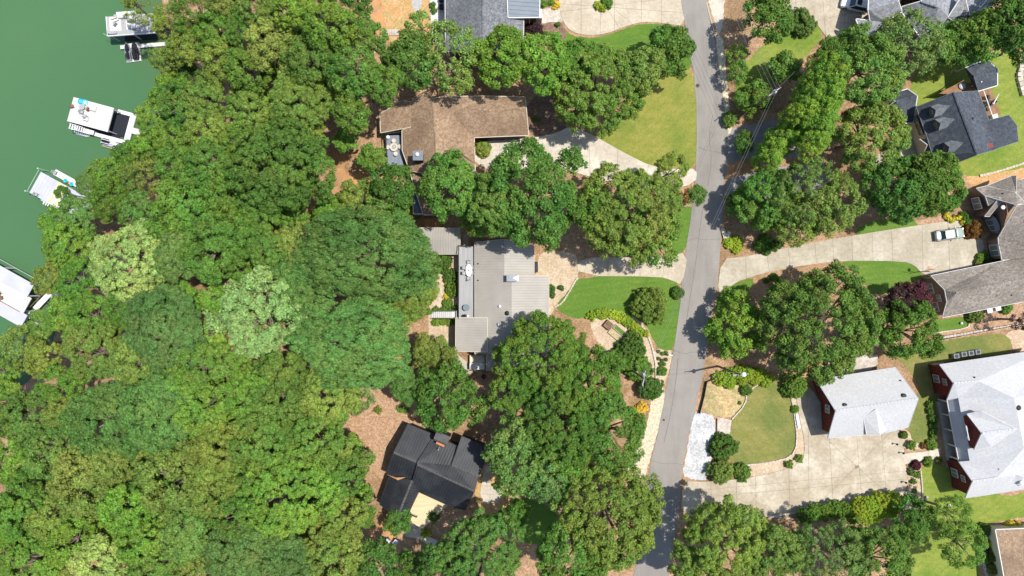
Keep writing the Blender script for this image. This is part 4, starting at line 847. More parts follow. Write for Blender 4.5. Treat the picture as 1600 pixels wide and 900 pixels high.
def proto(kind, R, seed):
    key = (kind, R, seed)
    if key in PROTO: return PROTO[key]
    k = KIND[kind]; g = np.random.default_rng(hash((kind[0], len(kind), int(R*10), seed)) % 99991 if False else sum(map(ord, kind))*131+int(R*10)*17+seed*7919)
    small = kind in ('shrub', 'clipped')
    A = 2*math.pi*R*R*(1+(.25 if not small else .1))
    n = max(10, int(A/(k['sp']**2)))
    i = np.arange(n)+.5
    zc = 1-(1-k['low'])*i/n; ph = i*2.399963+g.uniform(0,6.28); rr = np.sqrt(np.maximum(0,1-zc**2))
    if kind == 'cypress': rr = np.clip(rr, 0, 1)*(.55+.45*np.clip((1-zc)/1.2,0,1))
    ang = np.arctan2(np.sin(ph), np.cos(ph))
    w = np.zeros(n)
    for m_ in range(2, 8): w += g.normal(0,1)/m_*np.cos(m_*ang+g.uniform(0,6.28))*1.1
    rad = (1+k['wob']*w)*g.uniform(.86,1.06,n)
    c = np.stack([rr*np.cos(ph)*rad*R, rr*np.sin(ph)*rad*R, zc*k['v']*R*(.75+.25*rad)], 1)
    c += g.normal(0, k['sp']*.24, c.shape)
    # neighbouring clumps belong to boughs that stand proud of or behind each other
    nb = max(4, n//10); bc = c[g.permutation(n)[:nb]]; own = np.argmin(((c[:,None]-bc[None])**2).sum(2), 1); lift = g.normal(1, .085 if kind != 'dome' else .055, nb)
    c *= lift[own][:,None]; c += (bc[own]-c)*(.20 if not small else .08)
    btone = g.random(nb)[own]
    if kind in ('sparse','pine'):
        keep = g.random(n) > (.16 if kind == 'sparse' else .1); c = c[keep]; btone = btone[keep]; n = len(c)
    lr = k['lr']*g.uniform(.65,1.25,n)
    # a second, inner shell closes the crown without filling every gap
    m2 = int(n*(.5 if kind != 'sparse' else .25)); ci = c[g.integers(0,n,m2)]*g.uniform(.6,.88,(m2,1)); li = k['lr']*g.uniform(.8,1.1,m2)
    C = np.vstack([c, ci]); LR = np.concatenate([lr, li]); tone = np.concatenate([g.random(n)*.5+btone*.5, g.random(m2)])
    cov = 2.0*k['dens']*(1.25 if small else 1)
    per = np.maximum(8, (cov*2*math.pi*LR**2/(k['leaf']**2*.62))).astype(int); per[n:] = (per[n:]*.55).astype(int)
    idx = np.repeat(np.arange(len(C)), per); T = len(idx)
    d = g.normal(0,1,(T,3)); d[:,2] = d[:,2]*.85+.38; d /= np.linalg.norm(d,axis=1,keepdims=True)
    out = C[idx]/(np.linalg.norm(C[idx],axis=1,keepdims=True)+1e-6)
    d = d+.45*out; d /= np.linalg.norm(d,axis=1,keepdims=True)
    sq = np.ones(3) if kind not in ('dome',) else np.array((1.1,1.1,.7))
    pos = C[idx]+d*sq*(LR[idx]*g.uniform(.55,1.22,T))[:,None]
    nr = d*.95+np.array((0,0,.25))+g.normal(0,.40,(T,3)); nr /= np.linalg.norm(nr,axis=1,keepdims=True)
    u = np.cross(nr, g.normal(0,1,(T,3))); u /= np.linalg.norm(u,axis=1,keepdims=True)
    if kind in ('pine','cypress'):
        u = d-nr*(d*nr).sum(1,keepdims=True); u /= np.linalg.norm(u,axis=1,keepdims=True)+1e-6
    v = np.cross(nr, u)
    s = k['leaf']*g.uniform(.5,1.35,T); a = s*.62; b = s*(.40 if kind not in ('pine','cypress') else .2)
    fold = nr*(s*.10)[:,None]
    V = np.empty((T,4,3)); V[:,0] = pos-u*a[:,None]; V[:,1] = pos+v*b[:,None]+fold; V[:,2] = pos+u*a[:,None]-fold*.6; V[:,3] = pos-v*b[:,None]+fold
    # the crown's outline, not its clump centres, sets the radius
    q95 = np.percentile(np.hypot(pos[:,0], pos[:,1]), 97)/R; V /= q95; c = c/q95; zt_ = np.percentile(pos[:,2]/q95, 99)
    me = bpy.data.meshes.new('crown_'+kind)
    me.vertices.add(T*4); me.vertices.foreach_set('co', V.reshape(-1))
    me.loops.add(T*4); me.loops.foreach_set('vertex_index', np.arange(T*4, dtype=np.int32))
    me.polygons.add(T); me.polygons.foreach_set('loop_start', np.arange(0,T*4,4,dtype=np.int32))
    at = me.attributes.new('leaf', 'FLOAT_VECTOR', 'FACE')
    at.data.foreach_set('vector', np.stack([np.clip(tone[idx]*.75+g.random(T)*.25,0,1), g.random(T), g.random(T)],1).astype(np.float32).reshape(-1))
    me.update(calc_edges=True); me.materials.append(M['leaf'])
    # limbs reach from the trunk head into the lobes
    lb = MB(); base = np.array((0,0,-k['v']*R*.55))
    if not small:
        for j in g.permutation(n)[:(14 if kind != 'sparse' else 20)]:
            q = c[j]*.9; mid = base*.3+q*.55+g.normal(0,.12*R,3)*.4; r0 = .028*R*(1 if kind != 'sparse' else .8)
            lb.tube(base, mid, r0, r0*.55, 5); lb.tube(mid, q, r0*.55, r0*.18, 5)
            if kind == 'sparse': lb.tube(q, q+(q-mid)*.45+g.normal(0,.2,3), r0*.2, r0*.08, 4)
    lme = lb.mesh('limbs', fix=False) if lb.v else None
    PROTO[key] = (me, lme, zt_/R); return PROTO[key]
tr_ = MB()
for (z0,z1,r0,r1,x0,x1) in ((0,.06,1.5,1.05,0,0),(.06,.35,1.05,.9,0,.12),(.35,.7,.9,.75,.12,-.05),(.7,1,.75,.55,-.05,.0)): tr_.tube((x0,0,z0),(x1,0,z1),r0*.03,r1*.03,8)
TRUNK = tr_.mesh('trunk', fix=False); STEM = None
cnt = [0]
def plant(px, py, r, kind, tint, ht, label, sx=1., sy=1., group=None, name=None, cat=None, base=None, rot=None):
    cnt[0] += 1; g = random.Random(cnt[0]*13+5)
    k = KIND[kind]; small = kind in ('shrub','clipped')
    # the crown's middle stands where the photograph shows it, at its own height over the ground there
    z0 = 0.0
    for _ in range(3):
        zc = z0 + ht*(.66 if not small else .5); p = W(px, py, zc); z0 = gz(p[0], p[1])
    z0 = max(z0, WATER_Z)
    if base is not None: z0 = base; zc = z0+ht*.5; p = W(px,py,zc)
    rw = r/10*(1-zc/H)
    S = min(SIZES[kind], key=lambda s: abs(math.log(s/rw))); nseed = 3 if kind in ('oak','pine') and S < 6 else 2
    me, lme, zr = proto(kind, S, g.randrange(nseed)); s = rw/S
    vr = zr*rw
    if small: zt = z0+max(ht-vr*1.02, vr*.25)
    else: zt = z0+ht-vr
    nm = name or ('shrub' if small else 'conifer_tree' if kind in ('pine','cypress') else 'broadleaf_tree')
    root = thing(nm, label, cat or ('shrub' if small else 'tree'), (p[0],p[1],z0), 0, group)
    t = TINT[tint]; jf = g.uniform(1.08,1.38)*(1 if not small else .9); col = (t[0]*jf*g.uniform(.9,1.1), t[1]*jf, t[2]*jf*g.uniform(.85,1.1), 1)
    c = link('crown', me, None, root); c.location = (0,0,zt-z0); c.rotation_euler = (0,0,g.uniform(0,6.28) if rot is None else rot); c.scale = (s*sx,s*sy,s); c.color = col
    if sx != 1 or sy != 1: c.rotation_euler = (0,0,rot or 0)
    if small: return root
    if lme is not None:
        l_ = link('limbs', lme, M['bark'], root); l_.location = c.location; l_.rotation_euler = c.rotation_euler; l_.scale = c.scale
    tk = link('trunk', TRUNK, M['bark'], root); hh = max(.6, zt-z0-vr*.35); wd_ = (.11+rw*.03)/.03; tk.location = (0,0,-.15); tk.scale = (wd_,wd_,hh+.15)
    return root

FOREST = '''
226 18 26 pine Y 15 olive pine spray leaning over the top dock from the shore
274 52 36 pine Y 16 olive pine beside the top dock gangway
318 30 38 pine O 18 green pine just inland of the top dock at the frame edge
278 98 34 pine Y 15 olive pine on the bank opposite the two jet skis
312 82 36 oak Y 16 yellowish tree behind the pines of the top dock
352 62 34 oak O 16 mid green tree second row behind the top dock
372 18 32 oak Y 16 olive tree at the top edge left of the lime crowns
366 112 38 oak Y 16 wide olive crown inland of the jet skis
300 128 24 oak D 12 low dark tree in the gap behind the shore inlet
278 152 30 oak L 14 lime tree at the water inlet between the two upper docks
257 191 29 oak L 14 lime tree overhanging the gangway of the furnished dock
298 176 36 oak O 16 green tree uphill of the furnished dock gangway
338 160 34 oak Y 16 pale olive tree above the dark inlet gap
336 208 33 oak K 16 soft green tree halfway from gangway to dark dome
240 236 25 oak L 13 lime tree at the landing of the furnished dock
215 246 22 maple D 12 small dark tree at the shoreline below the furnished dock
284 226 32 oak L 15 light green tree uphill from the small dark shoreline tree
184 276 30 oak L 13 lime tree at the bend above the pale ribbed dock
240 274 34 pine Y 15 olive feathery tree behind the shore bend
296 268 34 oak O 16 green tree left of the big dark crown
342 262 34 oak O 17 rounded green tree touching the big dark crown
156 292 17 dome B 12 bluish small crown beside the pale ribbed dock
114 305 12 oak D 10 dark sprig hanging over the pale ribbed dock
190 318 32 oak O 14 green tree behind the pale ribbed dock
422 22 36 oak Y 17 olive crown third from the clay yard along the top edge
478 28 38 oak L 18 lime crown second from the clay yard along the top edge
524 58 40 oak L 18 bright lime yellow crown left of the clay yard
438 82 40 oak Y 17 olive crown in the second row below the top edge
398 58 32 oak O 16 mid green crown between two olive ones near the top
496 104 38 oak O 17 grassy green crown above the olive dome
400 122 36 oak O 16 green crown up left of the olive dome
578 66 29 maple D 15 dark tree at the edge of the clay yard
566 16 24 maple D 14 dark tree at the frame top by the clay yard
480 172 47 dome Y 15 smooth olive dome above the big dark crown
402 182 36 oak K 15 soft green crown left of the olive dome
560 122 40 oak O 17 mid green crown left of the brown roof corner
604 142 32 oak O 16 green crown touching the brown roof upper left corner
556 182 32 maple O 15 green crown by the slate deck side of brown roof
545 226 20 maple L 8 small lime tree above the orange slope
448 268 76 oak D 19 very large dark green crown left of the orange slope
388 232 30 oak O 15 green crown at the upper left of the dark giant
586 252 23 maple L 8 small lime tree right beside the slate deck
617 298 37 maple D 13 dark green tree below the slate deck
102 350 25 oak L 11 lime crown overhanging the water below the ribbed dock
140 338 32 oak B 13 bluish green crown inland of the ribbed dock
232 332 30 oak B 14 muted green crown above the pale feathery tree
122 386 40 oak L 13 light green crown on the shore left of the pale feathery tree
92 436 27 oak Y 12 olive crown at the water above the roofed dock
215 412 60 oak P 16 pale yellow green crown near the left shore
306 330 58 oak L 17 wide light green crown left of the dark giant
366 318 40 oak O 16 green crown tucked against the dark giant lower left
392 372 34 oak O 15 green crown below the dark giant
342 392 48 oak O 16 broad green crown up left of the palest tree
296 402 36 dome B 15 bluish crown right of the pale feathery tree
138 440 33 oak O 13 green crown below the light shore crown
118 492 32 oak L 12 bright yellow lime crown behind the roofed dock
76 508 22 dome N 10 mint green small crown beside the roofed dock corner
44 540 38 pine Y 13 olive tree at the waterline below the roofed dock
84 556 30 oak Y 13 tawny crown inland of the waterline olive tree
160 492 34 oak L 14 lime crown uphill of the bright yellow one
212 482 30 oak O 14 green crown under the pale yellow green one
276 516 68 dome B 16 large blue green dome left of the palest tree
412 486 70 maple P 18 palest cream green tree in the middle of the forest
166 548 44 oak Y 15 olive gold crown below the lime one
226 566 36 oak Y 15 olive gold crown below the blue green dome
16 580 30 oak L 12 lime crown at the left frame edge below the dock
118 596 34 oak L 14 light green crown near the left edge
330 566 38 oak O 16 green crown below right of the blue green dome
420 338 30 oak O 15 green crown right of the wide light green one
434 392 32 oak O 15 green crown up left of the large bluish canopy
566 318 36 oak Y 10 yellow green low tree below the orange slope
522 338 26 oak L 10 lime low tree at the foot of the orange slope
474 384 36 oak Y 14 yellow green crown left edge of the large bluish canopy
372 560 30 oak L 14 lime crown under the palest tree
454 578 34 oak O 14 green crown between palest tree and lower blue green canopy
'''
MID = '''
560 530 74 dome B 17 lower of the two broad blue green canopies by the grey house|1.42,.88
580 400 78 dome B 18 upper of the two broad blue green canopies by the grey house|1.38,.88
478 446 42 dome B 15 blue green crown between palest tree and broad canopies
640 456 44 dome Y 9 olive bronze round tree below the long deck
556 604 40 sparse S 12 thin grey branched tree below the blue green canopy
640 600 26 dome B 9 small bluish tree above the bare straw slope
702 622 56 maple D 12 dark maple between grey and black houses
690 556 28 oak Y 7 yellow green small tree left of the flat annex
664 548 26 oak Y 7 rusty olive small tree near the deck stairs
846 560 70 oak O 14 leafy tree overlapping the grey house lower right corner
918 596 56 oak O 14 green tree right of the one on the grey house corner
880 660 70 oak O 16 large green tree above the pebble strip
948 668 56 oak O 16 green tree beside the maroon bench
816 708 60 oak B 14 bluish green tree over the end of the black roof
860 738 40 oak B 14 bluish green tree right of the black roofed house
948 800 80 oak Y 17 large olive tree left of the street shadow
900 856 60 oak O 16 olive green tree at the bottom centre edge
990 770 40 sparse Y 14 thin edged olive tree overhanging the street
756 864 66 oak N 14 big fresh green tree below the black roofed house
700 884 46 oak D 13 dark tree at the bottom edge below the slab path
618 814 23 maple D 5 low dark tree at the tan deck corner
800 606 34 oak O 13 green tree behind the lean to roof
900 716 40 oak L 14 green tree at the mouth of the pebble strip
800 806 26 maple D 6 low dark tree beside the shaded lawn
645 102 42 maple D 14 dark tree with yellow flecks below the clay yard
706 98 52 sparse K 14 thin pale branched tree before the slate roof
660 48 26 sparse K 10 wispy light tree over the white patio
618 108 26 maple D 12 dark green tree left of the yellow flecked one
792 92 48 maple L 13 bright maple below the slate roof
850 104 46 maple L 13 bright maple beside the dark mulch bed
930 134 74 oak O 12 large green tree over the yellowing lawn
900 100 40 oak O 11 green tree joining the bright maple
1000 112 36 oak Y 12 olive cedar like tree beside the round street tree
1048 78 39 maple D 9 round dark tree at the street edge
706 292 50 maple O 14 green maple on the brown roof lower edge
742 350 24 maple O 9 small green tree by the white shed
830 306 86 maple D 17 very large dark maple between brown and grey houses
776 322 44 maple O 15 green maple left of the very large dark one
982 332 78 oak Y 14 large olive fine leaved tree above the tan drive
928 332 38 maple O 13 green tree between dark maple and olive tree
1020 370 48 sparse O 12 thin tree whose tips hang over the tan drive
1042 274 30 oak Y 11 yellow green tree at the curved drive mouth
1083 304 17 maple D 6 small dark tree against the street kerb
1066 306 14 sparse R 6 rusty twiggy tree behind the street kerb tree
'''
RIGHT = '''
1198 32 38 maple D 11 tall dark tree beside the overhead wires at the top
1150 88 20 sparse L 4.5 light twiggy tree on the right verge
1152 112 18 pine O 5 small pine on the right verge
1184 152 27 maple O 5 green tree under the utility pole
1160 160 16 maple O 4 low green tree at the verge below the small pine
1226 112 27 maple D 6.5 dark tree between the lawn wedge and cypress row
1152 318 20 maple D 5 dark leafy tree at the second side drive
1162 222 18 maple D 4 shaded tree between the two side drives
1345 112 58 oak O 15 broad green tree below the top right house
1300 92 34 dome D 12 dark tree beside the ground cover mound
1412 72 50 sparse S 14 grey green see through tree at the top right house
1395 60 24 maple L 9 lime tree in front of the top right house
1462 80 28 maple O 9 green tree below the grey siding wall
1352 212 56 oak Y 13 olive gold tree left of the charcoal roofed house
1398 298 50 maple D 11 left one of two lush trees above the striped grass
1460 292 46 maple O 10.5 right one of two lush trees above the striped grass
1436 282 40 maple D 11 lush tree behind the pair above the striped grass
1254 306 62 sparse S 11 large grey green airy tree right of the street bend
1198 318 50 oak O 9 green tree over the street shadow
1300 320 46 sparse Y 12 airy yellow green tree above the long drive
1242 344 40 sparse Y 10 thin tree whose tips reach the long drive
1154 508 50 maple L 7.5 lime maple at the street below the right drive
1282 506 88 oak O 14 very large green tree right of the street
1416 518 48 maple D 11 round dark tree by the small mown panel
1398 478 28 maple W 9 dark purple tree left half against the garage wing
1424 470 30 maple V 8 purple leaved tree against the brick garage wing
1128 850 72 oak Y 15 large olive tree at the bottom right of the street
1192 860 50 oak Y 14 olive tree joining the large one at the bottom
1080 880 40 oak Y 13 olive tree leaning to the street at the bottom edge
1290 866 54 sparse S 13 airy tree at the bottom edge below the golden hedge
1364 874 52 oak O 12 muted green tree at the bottom edge right of the airy one
1326 842 28 oak O 8 green tree just under the golden hedge
1236 858 34 maple D 8 dark tree in the shaded bed below the forecourt
1426 811 32 maple D 7 dark glossy tree at the end of the golden hedge
1482 802 30 sparse O 9 thin tree on the broad lawn upper one
1500 848 36 sparse O 9 thin tree on the broad lawn lower one
1490 70 34 maple O 9 green tree right of the grey siding wall
1530 58 36 maple O 11 green tree up left of the octagonal porch
1568 38 40 maple D 13 dark tree at the top right corner
1598 14 40 maple D 13 darkest tree in the very top right corner
1585 72 28 maple O 8 green tree by the boulders at the right edge
1588 500 18 sparse W 6 bare purple tree at the right edge by the block wall
'''
LOWER = '''
20 626 38 oak L 14 lime crown at the left edge above the mint one
60 652 50 oak N 15 large mint green crown near the left edge
104 700 46 oak N 15 mint green crown below right of the large mint one
40 716 40 oak L 14 lime crown at the left edge under the mint ones
186 652 60 dome B 16 grey green dome in the lower left forest
262 640 56 dome B 16 dark bluish dome right of the grey green dome
118 640 30 oak Y 14 olive crown between mint crown and grey green dome
334 630 44 oak L 16 bright green crown right of the dark bluish dome
300 596 34 oak L 15 lime crown above the dark bluish dome
396 614 36 oak L 15 bright green crown under the palest tree right side
146 748 54 oak Y 15 tawny gold crown in the lower left forest
190 716 34 oak Y 15 tawny crown touching the grey green dome
290 744 60 oak Y 16 large tawny olive crown in the lower forest
362 692 44 oak Y 16 yellow blossoming crown in the lower forest
346 752 44 oak Y 16 olive crown right of the large tawny one
214 790 40 oak L 15 lime crown between the tawny gold crowns
54 786 46 oak O 15 green crown near the left edge lower part
102 806 36 oak Y 14 olive crown lower left
16 812 36 oak L 14 lime crown at the lower left edge
130 836 40 oak L 14 light green crown below the tawny gold one
70 868 42 oak L 14 light green crown in the bottom left corner
176 872 44 oak P 15 pale crown at the bottom left edge
238 838 40 oak L 15 bright crown right of the pale bottom one
262 880 42 oak O 15 green crown at the bottom edge beside the bright one
310 826 40 dome N 15 soft bluish crown at the bottom left centre
330 876 44 oak Y 15 olive crown at the bottom edge left of centre
386 850 48 dome B 16 large bluish crown at the bottom edge
446 872 50 dome B 16 blue green crown at the bottom edge left of the tan deck
446 632 46 oak O 16 green crown left of the bare straw slope
520 616 44 oak Y 15 yellow olive crown at the top of the bare straw slope
418 694 52 oak O 17 green crown in the forest left of the black house
498 690 46 oak O 16 green crown beside the bare straw slope
460 762 72 oak L 18 largest bright green crown left of the black house
536 744 36 oak O 14 green crown at the wall of the black house
388 796 40 oak O 16 green crown left of the largest bright one
536 806 44 oak Y 14 olive crown below left of the black roof
520 864 46 oak Y 15 olive crown at the bottom edge left of the bins
584 872 38 maple D 12 dark crown at the bottom edge by the bins
560 716 27 oak O 10 green crown crowding the upper corner of the black house slope
572 792 25 oak O 9 green crown crowding the lower wing of the black house
640 892 30 maple D 9 dark low tree at the bottom edge
546 690 20 maple L 7 small lime tree at the edge of the straw slope
566 770 18 maple L 7 small lime tree at the black house wall
'''
for block in (FOREST, MID, RIGHT, LOWER):
    for ln in block.strip().splitlines():
        sc_ = (1.,1.)
        if '|' in ln: ln, e = ln.split('|'); sc_ = tuple(map(float, e.split(',')))
        f = ln.split(None, 6)
        plant(float(f[0]), float(f[1]), float(f[2])*1.05, f[3], f[4], float(f[5]), f[6], *sc_, group='woodland trees' if block in (FOREST, LOWER) else None)
# understorey that fills the wood between the crowns
g_ = random.Random(44); pts_ = []
import itertools
spots = [tuple(map(float, ln.split(None,3)[:3])) for b_ in (FOREST, LOWER) for ln in b_.strip().splitlines()]
def add_under():
    seen = {}; named = [(float(q[0]), float(q[1]), q[6]) for b_ in (FOREST, LOWER) for q in (ln.split(None,6) for ln in b_.strip().splitlines())]
    for yy in range(10, 900, 46):
        for xx in range(20, 640, 46):
            x, y = xx+g_.uniform(-14,14), yy+g_.uniform(-14,14)
            w = W(x,y,0); 
            if gz(w[0], w[1]) < -4.6 or (y > 600 and x > 540) or (x > 520 and 40 < y < 330) or (x > 440 and 340 < y < 620): continue
            if y < 60 and x > 545: continue
            best = min(named, key=lambda q: (q[0]-x)**2+(q[1]-y)**2); dx, dy = x-best[0], y-best[1]
            side = ('right of' if dx > 0 else 'left of') if abs(dx) > abs(dy) else ('below' if dy > 0 else 'above')
            lab = 'low tree just %s the %s' % (side, best[2]); k_ = seen.get(lab, 0); seen[lab] = k_+1
            if k_: lab = ('second ' if k_ == 1 else 'third ')+lab
            lab = ' '.join(lab.split()[:16])
            plant(x, y, g_.uniform(23,30), 'oak', g_.choice('OOLLLY'), g_.uniform(9.5,12), lab, group='understorey trees in the wood')
add_under()
# ---------------- shrubs
SHRUB = '''
1015 476 28 shrub K 3.6 airy rounded small tree standing alone on the green front lawn
1058 457 10 clipped D 1.2 clipped dark ball shrub at the kerb of the green lawn
689 408 17 shrub D 2.0 dark leafy shrub by the pavilion roof
704 432 12 shrub O 1.2 green shrub in the stepped garden under the dining set
706 452 12 shrub L 1.0 light green shrub in the middle of the stepped garden
697 438 5 clipped G .6 yellow tuft at the top of the stepped garden
697 464 5 clipped G .6 yellow tuft at the foot of the stepped garden
700 474 8 clipped L .8 lime shrub at the foot of the stepped garden
862 452 8 shrub D 1.2 green shrub at the corner of the ribbed grey roof
862 460 6 shrub O 1.0 small shrub against the grey house front wall
877 449 5 shrub D .8 lone dark tuft in the tan front yard
986 545 22 shrub D 2.6 dark juniper in the front garden bed
996 574 24 shrub O 2.6 green shrub just above the lower utility pole
1016 607 20 shrub D 3.2 dark shrub right of the lower utility pole
966 562 18 shrub O 2.4 green shrub left of the juniper
1034 580 8 clipped L .7 lime clump at the kerb strip end
1003 637 9 shrub G 1.2 yellow shrub above the maroon bench, nearest the pole
992 646 11 shrub G 1.4 larger yellow shrub beside the maroon bench
988 697 8 shrub G 1.2 yellow shrub at the lower end of the straw strip
1131 699 22 shrub D 2.8 round dark shrub beside the white gravel
1128 738 20 shrub K 2.8 soft green shrub at the lower corner of the white gravel
1160 738 15 shrub O 1.8 compact green shrub on the stone border
1242 604 19 shrub L 2.4 lime green shrub at the garage corner
1165 609 9 clipped O 1.0 small green ball shrub below the lime hedge
1156 630 3 clipped O .4 tiny shrub on the dry straw plot
1243 639 6 clipped L .8 lime ball shrub on the narrow stone border
1234 726 7 shrub L .9 left one of two small shrubs at the lawn's lower right
1249 717 7 shrub L .9 right one of two small shrubs at the lawn's lower right
1412 680 6 clipped O .9 dark green ball beside the garage corner
1424 696 8 shrub L 1.2 lime shrub above the front walk
1443 697 5 clipped R .7 rusty ball beside the front walk
1455 695 9 shrub L 1.0 light green shrub at the walk's upper end
1431 728 8 clipped V .9 purple dome shrub below the front walk
1451 722 8 clipped O 1.0 clipped green block shrub below the front walk
1468 720 6 clipped Y .9 olive ball at the porch steps
1424 738 7 shrub S .8 grey green shrub in the gravel bed upper
1434 742 6 shrub O .7 green tuft in the gravel bed
1428 752 5 shrub O .7 small tuft mid gravel bed
1430 768 4 clipped O .5 lone tuft at the lower gravel bed
1521 359 14 clipped R 1.7 rusty orange clipped ball by the parked sedan
1507 337 7 clipped D 1.0 dark ball at the brick bay upper
1512 346 7 clipped D 1.0 dark ball at the brick bay lower
1532 402 7 clipped L .9 lime ball on the bed by the garage wing
1542 404 6 clipped O .8 green ball on the bed by the garage wing
1539 396 5 clipped O .8 small green ball nearest the brick wall
1528 411 6 clipped Y .8 yellow green ball at the bed's point
1440 447 6 clipped D .9 dark ball under the brick gable upper
1443 456 6 clipped D .9 dark ball under the brick gable middle
1452 486 6 clipped D .9 dark ball under the brick gable lower
1524 492 13 shrub Y 1.2 yellow green shrub along the garage wing eave
1574 480 11 shrub L 1.1 lime shrub right of the two air units
1250 38 22 shrub S .9 round ground cover mound beside the top right drive
1540 828 11 shrub D 1.4 dark shrub at the corner roof upper left
1551 847 7 clipped G 1.0 yellow ball beside the corner roof
1552 860 7 clipped Y .9 olive ball below the yellow one by the corner roof
1553 870 9 shrub O 1.2 green shrub beside the corner roof
1553 889 9 clipped Y 1.0 yellow green ball at the bottom beside the corner roof
1542 875 7 shrub O .9 green tuft on the boulder edging
1543 847 5 clipped W .7 dark red tuft in the corner bed
1541 857 5 clipped W .7 second dark red tuft lower in the corner bed
1578 822 8 clipped G .8 yellow shrub on the corner bed upper edge
1590 821 7 clipped G .8 yellow shrub beside another at the corner bed right end
834 46 14 shrub W 2.0 dark red shrub beside the slate roof
853 52 4 clipped L .6 clipped lime ball nearest the dark red shrub
861 55 4 clipped L .6 clipped lime ball in the middle of the mulch bed
870 54 4 clipped O .6 clipped ball at the edge of the curved drive
872 38 4 clipped O .7 green tuft above the clipped balls
848 6 8 shrub O .9 green shrub beside the slate metal porch
870 8 7 shrub G .7 yellow shrub beside the flagstone apron
860 4 6 shrub L .7 lime shrub at the frame top beside the porch
935 8 7 clipped C .9 lime shrub in the drive island left
941 12 6 clipped C .9 lime shrub in the drive island lower tip
949 4 9 clipped O 1.1 dark shrub in the drive island
755 231 13 clipped Y 1.3 large clipped oval shrub in the brown house court
838 185 6 shrub O .9 small green tuft on the dark mulch at the brown roof end
676 8 5 clipped O .8 potted green shrub on the white patio upper
678 16 5 clipped O .8 potted green shrub on the white patio lower
1140 380 9 shrub C .8 lime clump in the street corner bed left
1150 376 9 shrub C .9 lime clump in the street corner bed upper
1152 388 9 shrub C .8 lime clump in the street corner bed lower
1156 382 7 shrub C .7 lime clump in the street corner bed right
1188 384 9 clipped L 1.1 lime ball above the long drive
1197 390 8 clipped O 1.0 green ball above the long drive next to the lime one
1208 384 9 clipped D 1.2 dark ball above the long drive
1196 374 10 shrub D 1.4 dark shrub behind the balls above the long drive
1218 382 6 clipped D .9 small dark ball at the right of the drive balls
1210 433 6 clipped L .9 lime ball below the long drive
1218 438 6 clipped D .8 dark ball below the long drive
1198 438 5 clipped O .7 small green ball below the long drive left
1209 447 4 clipped O .6 small tuft below the lime ball
1140 186 12 shrub O 1.8 green shrub at the verge by the leaf shadow
644 335 12 shrub Y 1.2 yellow green shrub below the lower terrace
676 805 11 shrub D 1.4 dark shrub in the nook under the tan deck
664 834 8 shrub C 1.0 lime yellow shrub on the slab path
776 760 7 shrub O .9 small shrub in the orange bed
626 640 7 shrub L .6 green tuft on the bare straw slope
634 642 5 shrub O .5 small tuft on the bare straw slope right
590 640 7 shrub Y .5 dry tuft on the bare straw slope
'''
for ln in SHRUB.strip().splitlines():
    f = ln.split(None, 6); plant(float(f[0]), float(f[1]), float(f[2])*1.08, f[3], f[4], float(f[5]), f[6])
for i, (x, y) in enumerate(((1479,332),(1479,338),(1483,342),(1488,344),(1493,341),(1498,340),(1504,340),(1505,347))):
    plant(x, y, 4.6, 'clipped', 'G', .7, 'yellow mound, %s along the row from the lush tree to the rusty ball' % ordinal(i), group='yellow mounds at the drive end')
for i, (x, y) in enumerate(((1029,549),(1035,553),(1041,551),(1029,560),(1035,563),(1041,562),(1032,568),(1038,569))):
    plant(x, y, 3.2, 'clipped', 'S', .5, 'small kerbside plant, %s counting down the tan strip' % ordinal(i), group='young plants in the kerb strip')
# rows of shrubs that grow together as hedges
def hedge(pts, n, r, kind, tint, ht, what, group):
    P = smooth_poly(pts, 1, False); L_ = [0]
    for a, b in zip(P[:-1], P[1:]): L_.append(L_[-1]+np.linalg.norm(b-a))
    for i in range(n):
        t = i/(n-1)*L_[-1]; j = max(k for k in range(len(L_)) if L_[k] <= t+1e-6); j = min(j, len(P)-2)
        q = P[j]+(P[j+1]-P[j])*(t-L_[j])/(L_[j+1]-L_[j])
        plant(q[0]+g_.uniform(-1,1), q[1]+g_.uniform(-1,1), r*g_.uniform(.9,1.12), kind, tint, ht, what % ordinal(i), group=group)
hedge([(924,493),(950,488),(975,497),(992,512),(1006,520)], 12, 9, 'shrub', 'C', .9, 'lime daylily clump, %s from the house end of the curved bed edge', 'lime clumps along the curved bed')
hedge([(985,506),(992,520),(988,532)], 4, 7, 'shrub', 'L', .8, 'green clump inside the curved bed, %s from the top', 'green clumps inside the curved bed')
hedge([(1128,592),(1145,584),(1165,582),(1185,586),(1196,592)], 6, 12, 'shrub', 'C', 1.5, 'chartreuse shrub by the utility pole, %s from the street', 'chartreuse hedge under the pole')
hedge([(1142,596),(1160,594),(1180,594)], 3, 11, 'shrub', 'C', 1.4, 'chartreuse shrub in the front row under the pole, %s from the street', 'chartreuse hedge under the pole')
hedge([(1340,796),(1360,788),(1380,784),(1396,782)], 6, 17, 'shrub', 'C', 3.0, 'golden hedge conifer along the forecourt kerb, %s from the left', 'golden hedge below the forecourt')
hedge([(1350,806),(1372,798),(1392,796)], 4, 15, 'shrub', 'C', 2.6, 'golden hedge conifer in the lower row, %s from the left', 'golden hedge below the forecourt')
hedge([(1272,800),(1292,798),(1312,798),(1330,802)], 5, 15, 'shrub', 'L', 2.6, 'green hedge shrub left of the golden hedge, %s from the left', 'green hedge below the forecourt')
plant(1258, 806, 15, 'shrub', 'D', 2.4, 'dark rounded shrub at the left end of the hedge below the forecourt')
hedge([(1452,632),(1458,656),(1460,680)], 6, 7, 'shrub', 'O', .9, 'low hedge shrub along the porch bed, %s from the garage end', 'porch hedge')
hedge([(1284,104),(1276,126),(1266,146),(1256,166),(1246,188)], 7, 26, 'cypress', 'H', 13, 'light green cypress in the outer row by the utility pole, %s from the top', 'cypress row')
